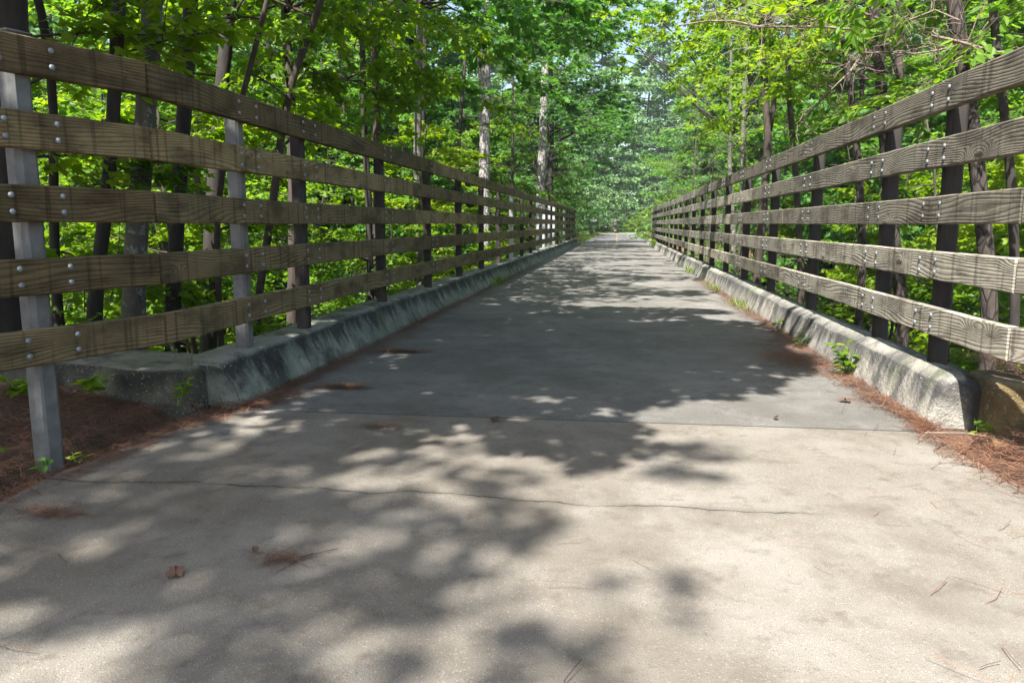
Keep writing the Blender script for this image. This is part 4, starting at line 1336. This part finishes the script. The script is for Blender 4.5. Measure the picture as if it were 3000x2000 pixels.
# ------------------------------------------------------------------ pine straw
def straw(name, parent_label, areas):
    lv = MB()
    for fn, n in areas:
        P = fn(n)
        m_ = len(P)
        az = rng.random(m_) * 6.283; D = np.c_[np.cos(az), np.sin(az), rng.normal(size=m_) * .13]
        P = P.copy(); P[:, 2] += np.abs(rng.normal(size=m_)) * .012 + .004
        Ln = rng.uniform(.07, .17, m_)
        X_ = np.c_[-D[:, 1], D[:, 0], np.zeros(m_)]; wd = .0011
        bendv = rng.normal(size=m_) * .12
        V = np.zeros((m_, 6, 3))
        for q, t_ in enumerate((-.5, 0, .5)):
            c = P + D * (Ln * t_)[:, None] + X_ * (bendv * (t_ * t_) * Ln * 2)[:, None]
            V[:, q * 2] = c - X_ * wd; V[:, q * 2 + 1] = c + X_ * wd
        off = (np.arange(m_) * 6)[:, None]
        F_ = np.concatenate([off + np.array([[0, 1, 3, 2]]), off + np.array([[2, 3, 5, 4]])])
        lv.add(V.reshape(-1, 3), [F_], np.repeat(rng.random(m_), 6))
    return tag(lv.build(name, M['pine_straw']), parent_label, 'pine straw', kind='stuff')


def on_ground(x, y, dz=0.0):
    z = ground_z(x, y)
    paved = (x > -2.3) & (x < 1.62)
    z = np.where(paved, 0.0, np.maximum(z, -.06))
    return np.c_[x, y, z + dz]


def left_mound(n):
    x = rng.uniform(-5.2, -2.05, n * 2); y = rng.uniform(1.2, 4.25, n * 2)
    edge = np.interp(y, [1.2, 2.5, 3.3, 3.9, 4.25], [-2.38, -2.28, -2.24, -2.12, -1.98]) + .06 * vnoise(np.c_[x * 0, y * 5, x * 0], 2)
    k = (x < edge + np.abs(rng.normal(size=n * 2)) * .035) & ~((y > 4.05) & (x < -2.3))
    return on_ground(x[k], y[k])[:n]


def kerb_left(n):
    y = 4.15 + rng.random(n) ** 1.5 * 16; w_ = .10 + .07 * vnoise(np.c_[y * 2.2, y * 0, y * 0], 4) + .05 * np.exp(-((y - 6.3) / .8) ** 2)
    x = -2.13 + np.abs(rng.normal(size=n)) * np.maximum(w_, .015) * .8
    return np.c_[x, y, np.zeros(n) + .02 * np.exp(-((x + 2.13) / .08) ** 2) * rng.random(n)]


def kerb_right(n):
    y = 4.1 + rng.random(n) ** 1.3 * 11; w_ = .09 + .06 * vnoise(np.c_[y * 1.9, y * 0, y * 0], 9) + .10 * np.exp(-((y - 6.6) / 1.1) ** 2)
    x = 1.64 - np.abs(rng.normal(size=n)) * np.maximum(w_, .015) * .85
    return np.c_[x, y, .02 * np.exp(-((x - 1.64) / .08) ** 2) * rng.random(n)]


def right_corner(n):
    x = rng.uniform(1.3, 3.2, n * 2); y = rng.uniform(1.6, 4.2, n * 2)
    edge = np.interp(y, [1.6, 2.4, 3.2, 3.8, 4.2], [1.86, 1.70, 1.60, 1.54, 1.50]) + .04 * vnoise(np.c_[y * 5, x * 0, x * 0], 7)
    k = (x > edge - np.abs(rng.normal(size=n * 2)) * .035) & ~((y > 4.0) & (x > 1.62))
    P = on_ground(x[k], y[k])[:n]
    P[:, 2] = np.maximum(P[:, 2], 0.0) + .03 * sstep(0, .25, P[:, 0] - 1.65)
    return P


def right_top(n):
    x = rng.uniform(1.98, 3.2, n); y = rng.uniform(4.1, 4.75, n) + (x - 1.95) * .0
    return np.c_[x, y, .275 + .05 * rng.random(n)]


def loose(n):
    x = rng.uniform(-2.2, 1.6, n); y = 1.5 + rng.random(n) ** 1.6 * 8
    sd = rng.random(n)
    x = np.where(sd < .5, 1.6 - np.abs(rng.normal(size=n)) * .35, np.where(sd < .8, -2.1 + np.abs(rng.normal(size=n)) * .35, x))
    return np.c_[x, y, np.zeros(n)]


def cluster(cx_, cy_, rx, ry):
    return lambda n: np.c_[cx_ + rng.normal(size=n) * rx, cy_ + rng.normal(size=n) * ry, np.zeros(n)]


straw('pine_straw', 'reddish brown pine straw heaped at the ends of both kerbs and strewn along them',
      [(left_mound, 30000), (kerb_left, 5200), (kerb_right, 5600), (right_corner, 13000), (right_top, 2500), (loose, 260),
       (cluster(-1.02, 2.19, .04, .012), 40), (cluster(-2.0, 2.46, .07, .012), 90), (cluster(-1.75, 4.75, .10, .03), 300), (cluster(-1.75, 6.2, .12, .04), 350), (cluster(-1.2, 3.82, .05, .015), 50), (cluster(1.38, 6.3, .12, .25), 900)])


# ------------------------------------------------------------------ small plants and fallen leaves
def plant(label, loc, h, nst, nl, ls, T=OVAL, lm='leaf_maple', spread=.5, group='small weeds along the trail', name='weed'):
    root = empty(name, loc, label, 'plant', group)
    tb, lv = MB(), MB()
    for k in range(nst):
        az = rng.random() * 6.28; B = bend((rng.normal() * .01, rng.normal() * .01, 0), (math.cos(az) * spread, math.sin(az) * spread, 1), h * rng.uniform(.6, 1.1), 5, .1)
        tb.tube(B, np.linspace(.0035, .0012, 6), 4)
        f = rng.uniform(1.2, 5, nl); i = f.astype(int).clip(0, 4); P = B[i] + (B[i + 1] - B[i]) * (f - i)[:, None]
        a = rng.random(nl) * 6.28; D = np.c_[np.cos(a), np.sin(a), rng.uniform(-.3, .35, nl)]
        lv.leaves(P, D, up_normals(nl, .3), ls * rng.uniform(.6, 1.15, nl), T)
    tb.build('stem', M['grass'], root); lv.build('foliage', M[lm], root)
    return root


plant('tall leafy weed growing from the straw against the right kerb', (1.60, 5.6, 0), .27, 4, 12, .085, spread=.28)
plant('small weed sprouting between straw and right kerb beyond the tall one', (1.60, 6.9, 0), .16, 3, 7, .06)
plant('little green weed clinging to the far right kerb face', (1.60, 7.9, 0), .16, 3, 7, .05)
plant('two-leaved sprig at the corner of the yellow brown block', (1.80, 4.02, 0), .16, 2, 4, .075)
plant('broad-leaved seedling in front of the mossy left block', (-2.85, 3.86, .12), .15, 3, 5, .12, MAPLE)
plant('tall thin seedling before the right end of the mossy left block', (-2.42, 3.95, .05), .24, 2, 6, .08)
plant('small seedling in the straw left of the mossy block', (-3.1, 3.7, .17), .08, 2, 4, .09, MAPLE)
plant('bright seedling in the straw just right of the near left post', (-2.36, 3.05, .0), .07, 2, 3, .06)
plant('blue-green pair of leaves at the foot of the near left post', (-2.43, 2.92, .0), .06, 2, 3, .07, OVAL, 'leaf_gum')
plant('tiny yellow-green seedling left of the near left post', (-2.72, 2.98, .03), .07, 1, 4, .06)
plant('green seedling at the left frame edge in the straw', (-3.2, 3.75, .12), .14, 4, 6, .10, MAPLE)
plant('yellow-green leafy tuft at the right frame edge in the straw', (2.08, 3.35, .03), .13, 4, 6, .07)
for (x, y, h, lab) in [(1.60, 10.2, .15, 'nearer grass tuft leaning out from the right kerb'), (1.60, 13.0, .15, 'middle grass tuft leaning out from the right kerb'), (1.60, 17.5, .2, 'farther grass tuft leaning out from the right kerb'), (-2.08, 13.6, .2, 'grass tuft at the foot of the far left kerb')]:
    root = empty('grass_tuft', (x, y, 0), lab, 'grass tuft', 'grass tufts at the kerb feet'); lv = MB(); n = 110
    a = rng.random(n) * 6.28; P = np.c_[rng.normal(size=n) * .05, rng.normal(size=n) * .35, np.zeros(n)]
    D = np.c_[np.cos(a) * .6, np.sin(a) * .6, np.ones(n)]
    lv.leaves(P, D, rvec(n), h * rng.uniform(.4, 1.1, n), (np.array([[-.03, 0, 0], [.03, 0, 0], [.02, .6, -.06], [0, 1, -.22], [-.02, .6, -.06]]), [np.array([[0, 1, 2, 4]]), np.array([[4, 2, 3]])]))
    lv.build('blades', M['grass'], root)
for (x, y, z_, h, sz, lab) in [(2.0, 38.5, 0, 1.1, .13, 'bright bush crowding the far end of the right fence'), (1.75, 35.5, 0, .5, .10, 'low green bush spilling over the far right kerb'), (2.9, 44.5, 0, 1.9, .15, 'yellow-green bush past the right fence end'), (-2.45, 41, .2, .5, .1, 'small bush at the far end of the left kerb'), (-3.4, 47.5, 0, 1.4, .14, 'bush past the left fence end')]:
    plant(lab, (x, y, z_), h, 16, 26, sz, OVAL, 'leaf_maple', .6, 'bushes at the far end of the bridge', 'bush')


def dead_leaf(label, loc, size, rz, tilt=.2):
    tv, tf = STAR if size > .05 else OVAL
    V = tv * size; V[:, 2] = V[:, 2] * 2 + .012 * np.sin(V[:, 0] * 90)
    o = MB().add(V, tf, np.full(len(V), rng.random())).build('fallen_leaf', M['dead_leaf'], loc=(loc[0], loc[1], loc[2] + .012))
    o.rotation_euler = (tilt, .15, rz)
    return tag(o, label, 'fallen leaf', 'fallen leaves on the trail')


dead_leaf('curled dark brown fallen leaf at lower left of the near trail', (-1.28, 2.06, 0), .055, 2.1, .3)
dead_leaf('small reddish fallen leaf on the trail just before the deck joint', (-.62, 4.0, 0), .07, .6)
dead_leaf('pinkish fallen leaf lying by the right kerb straw', (1.40, 4.75, 0), .08, 1.2)
dead_leaf('pale brown fallen leaf on the straw at the right edge', (1.86, 3.4, .05), .12, 2.4)
dead_leaf('tan fallen leaf on the straw mound before the mossy block', (-2.8, 3.6, .17), .11, .4)
dead_leaf('dull brown fallen leaf near the corner of the left kerb', (-2.28, 3.95, .03), .09, 1.4)
dead_leaf('tiny curled fallen leaf above the dark one at lower left', (-1.12, 2.22, 0), .035, .9, .6)
dead_leaf('little yellowish fallen leaf in the sunny right half of the trail', (.88, 4.25, 0), .045, .2)
o = MB().tube(np.array([[1.55, 4.02, .02], [1.72, 4.0, .03], [1.9, 3.93, .025]]), .004, 6).build('stick', M['dead_wood']); tag(o, 'pale bare stick lying in straw below the yellow block', 'stick')
o = MB().tube(np.array([[-1.06, 2.17, .012], [-.97, 2.22, .010], [-.88, 2.30, .008]]), .0014, 5).build('stick', M['bark_brown']); tag(o, 'thin dark twig in the straw clump at lower left of the trail', 'stick')

# grass verges beside the asphalt
def verge(name, x0, x1, label):
    n = 34000; lv = MB(); y = 45.4 + rng.random(n) ** 1.2 * 75; x = rng.uniform(x0, x1, n) + (np.maximum(0, y - 84) ** 1.75) * .028
    P = np.c_[x, y, np.full(n, -.04)]; a = rng.random(n) * 6.28
    lv.leaves(P, np.c_[np.cos(a) * .5, np.sin(a) * .5, np.ones(n)], rvec(n), rng.uniform(.08, .2, n), (np.array([[-.08, 0, 0], [.08, 0, 0], [0, 1, -.2]]), [np.array([[0, 1, 2]])]))
    tag(lv.build(name, M['grass']), label, 'grass', kind='stuff')


verge('grass', -2.75, -1.98, 'strip of short sunny grass along the left edge of the asphalt')
verge('grass', 2.0, 2.9, 'strip of short grass along the right edge of the asphalt')

# ground cover on the ravine floor and banks
n = 60000; lv = MB()
sx_ = np.where(rng.random(n) < .5, -1, 1); y = 4.6 + rng.random(n) ** 1.4 * 45; x = sx_ * (2.9 + rng.random(n) ** 1.3 * 22)
kp = ~((y < 5.6) & (np.abs(x) < 4.5)) & (np.abs(x) < y * 1.1 + 2)
x, y = x[kp], y[kp]; keep = vnoise(np.c_[x * .8, y * .8, x * 0], 12) > -.25; x, y = x[keep], y[keep]
P = np.c_[x, y, ground_z(x, y) + rng.random(len(x)) * .35]
lv.leaves(P, np.c_[rng.normal(size=(len(x), 2)), rng.normal(size=len(x)) * .2], up_normals(len(x), .4), rng.uniform(.08, .2, len(x)), OVAL)
tag(lv.build('ground_cover', M['leaf_oak']), 'knee-high green ground cover over the ravine floor', 'ground cover', kind='stuff')

# ------------------------------------------------------------------ sign beside the far trail
root = empty('trail_sign', (-2.78, 91, 0), 'small white plate on a post beside the far trail, pale diamond above it', 'sign')
MB().box((0, 0, 1.2), (.06, .06, 2.4), 0, .01).build('post', M['steel'], root)
MB().box((0, -.05, 1.5), (.76, .012, .30), 0, .004).build('plate', M['white_paint'], root)
mb = MB(); q = .40
V = np.array([[-q, -.045, 2.06], [0, -.045, 2.06 - q], [q, -.045, 2.06], [0, -.045, 2.06 + q], [-q, -.035, 2.06], [0, -.035, 2.06 - q], [q, -.035, 2.06], [0, -.035, 2.06 + q]])
mb.add(V, [np.array([[0, 1, 2, 3], [7, 6, 5, 4], [0, 4, 5, 1], [1, 5, 6, 2], [2, 6, 7, 3], [3, 7, 4, 0]])]).build('diamond_panel', M['sign_green'], root)

# ------------------------------------------------------------------ cyclist riding away, far down the trail
bx_, by_ = -.28, 95.0
bk = empty('bicycle', (bx_, by_, 0), 'dark bicycle ridden away down the left half of the asphalt', 'bicycle')


def ring(mb, c, r, rt, n=28, k=6):
    th = np.linspace(0, 2 * math.pi, n + 1); mb.tube(np.c_[np.full(n + 1, c[0]), c[1] + r * np.cos(th), c[2] + r * np.sin(th)], rt, k, False)


for wy in (-.5, .5):
    wh = MB(); ring(wh, (0, wy, .345), .325, .02); wo = wh.build('wheel', M['rubber'], bk)
    rm = MB(); ring(rm, (0, wy, .345), .30, .01)
    for a in np.linspace(0, 6.28, 17)[:-1]: rm.tube(np.array([[0, wy, .345], [0, wy + .3 * math.cos(a), .345 + .3 * math.sin(a)]]), .0025, 4)
    rm.build('rim', M['chrome'], wo)
fr = MB()
for a, b_, r_ in [((0, -.5, .345), (0, -.05, .28), .010), ((0, -.5, .345), (0, -.15, .82), .009), ((0, -.05, .28), (0, -.18, .92), .016), ((0, -.05, .28), (0, .38, .80), .018), ((0, -.15, .80), (0, .36, .86), .016), ((0, .36, .90), (0, .5, .345), .014)]:
    fr.tube(np.array([a, b_], float), r_, 8)
fr.build('frame', M['frame_paint'], bk)
hb = MB(); hb.tube(np.array([[-.21, .46, .88], [-.21, .46, .96], [-.19, .40, .98], [0, .38, .98], [.19, .40, .98], [.21, .46, .96], [.21, .46, .88]]), .013, 7); hb.build('handlebar', M['rubber'], bk)
MB().box((0, -.2, .95), (.14, .26, .05), 0, .02).build('saddle', M['rubber'], bk)
MB().tube(np.array([[-.06, -.05, .28], [.06, -.05, .28]]), .1, 14).build('crankset', M['chrome'], bk)


def skinned(name, joints_, edges, radii, mt, parent=None, loc=(0, 0, 0)):
    me = bpy.data.meshes.new(name); me.from_pydata(joints_, edges, [])
    o = bpy.data.objects.new(name, me); col.objects.link(o); o.location = loc
    if parent: o.parent = parent
    md = o.modifiers.new('Skin', 'SKIN'); me.skin_vertices.new() if not me.skin_vertices else None
    for i, r_ in enumerate(radii): me.skin_vertices[0].data[i].radius = (r_, r_)
    me.skin_vertices[0].data[0].use_root = True
    s_ = o.modifiers.new('Subdivision', 'SUBSURF'); s_.levels = s_.render_levels = 2
    me.materials.append(mt)
    return o


J = [(0, -.18, 1.02), (0, -.08, 1.2), (0, .06, 1.42), (0, .12, 1.53), (0, .17, 1.60), (0, .19, 1.70),
     (-.17, .06, 1.45), (-.26, .2, 1.22), (-.21, .40, 1.03), (.17, .06, 1.45), (.26, .2, 1.22), (.21, .40, 1.03),
     (-.10, -.16, .98), (-.13, .16, .78), (-.11, -.04, .36), (-.11, .06, .27), (.10, -.16, .98), (.13, .10, .62), (.11, -.10, .20), (.11, .02, .12)]
E_ = [(0, 1), (1, 2), (2, 3), (3, 4), (4, 5), (2, 6), (6, 7), (7, 8), (2, 9), (9, 10), (10, 11), (0, 12), (12, 13), (13, 14), (14, 15), (0, 16), (16, 17), (17, 18), (18, 19)]
Rr = [.14, .14, .15, .06, .08, .085, .07, .045, .03, .07, .045, .03, .10, .075, .045, .04, .10, .075, .045, .04]
person = skinned('person', J, E_, Rr, M['skin'], None, (bx_, by_, 0))
tag(person, 'cyclist in black jersey and shorts riding away, seen from behind', 'person')
skinned('jersey', [(0, -.17, 1.04), (0, -.08, 1.2), (0, .055, 1.41), (-.18, .06, 1.445), (-.225, .13, 1.34), (.18, .06, 1.445), (.225, .13, 1.34)], [(0, 1), (1, 2), (2, 3), (3, 4), (2, 5), (5, 6)], [.155, .158, .168, .083, .066, .083, .066], M['jersey'], person)
skinned('shorts', [(0, -.18, 1.0), (-.10, -.15, .97), (-.125, .10, .81), (.10, -.15, .97), (.125, .06, .70)], [(0, 1), (1, 2), (0, 3), (3, 4)], [.155, .115, .09, .115, .09], M['jersey'], person)
hm = MB(); n = 14
V = np.array([[.105 * math.cos(a) * math.cos(p), .19 + .135 * math.sin(a) * math.cos(p), 1.72 + .10 * math.sin(p)] for p in np.linspace(0, 1.5, 6) for a in np.linspace(0, 6.283, n, endpoint=False)])
i = np.arange(5)[:, None] * n; j = np.arange(n)[None]; k_ = (j + 1) % n
hm.add(V, [np.stack([i + j, i + k_, i + n + k_, i + n + j], -1).reshape(-1, 4), (np.arange(n) + 5 * n)[None]]).build('helmet', M['rubber'], person, smooth=True)
for sx in (-.11, .11):
    MB().box((sx, .06 if sx < 0 else .02, .24 if sx < 0 else .09), (.08, .26, .07), 0, .02).build('shoe', M['rubber'], person)

# ------------------------------------------------------------------ humid air
HZ = -6.5
mb = MB().box((0, 350, 26), (1260, 1160, 66))
m = bpy.data.materials.new('haze'); m.use_nodes = True; t = m.node_tree
for n_ in list(t.nodes):
    if n_.type != 'OUTPUT_MATERIAL': t.nodes.remove(n_)
pv = t.nodes.new('ShaderNodeVolumePrincipled'); pv.inputs['Color'].default_value = (.80, .93, .92, 1); pv.inputs['Density'].default_value = .00035; pv.inputs['Anisotropy'].default_value = 0.0
t.links.new(pv.outputs[0], t.nodes['Material Output'].inputs['Volume'])
o = mb.build('haze', m); tag(o, kind='stuff')

# ------------------------------------------------------------------ labels that would otherwise repeat say where each stands among its like
same = {}
for o in col.objects:
    if o.parent is None and o.get('label') and o.get('category'): same.setdefault(o['label'], []).append(o)
for lab, L_ in same.items():
    if len(L_) < 2: continue
    L_.sort(key=lambda o: o.location.x / max(o.location.y, .1))
    n_ = len(L_)
    for i_, o in enumerate(L_):
        o['label'] = lab + (', leftmost' if i_ == 0 else (', rightmost' if i_ == n_ - 1 else ', ' + ORD[i_] + ' from left'))
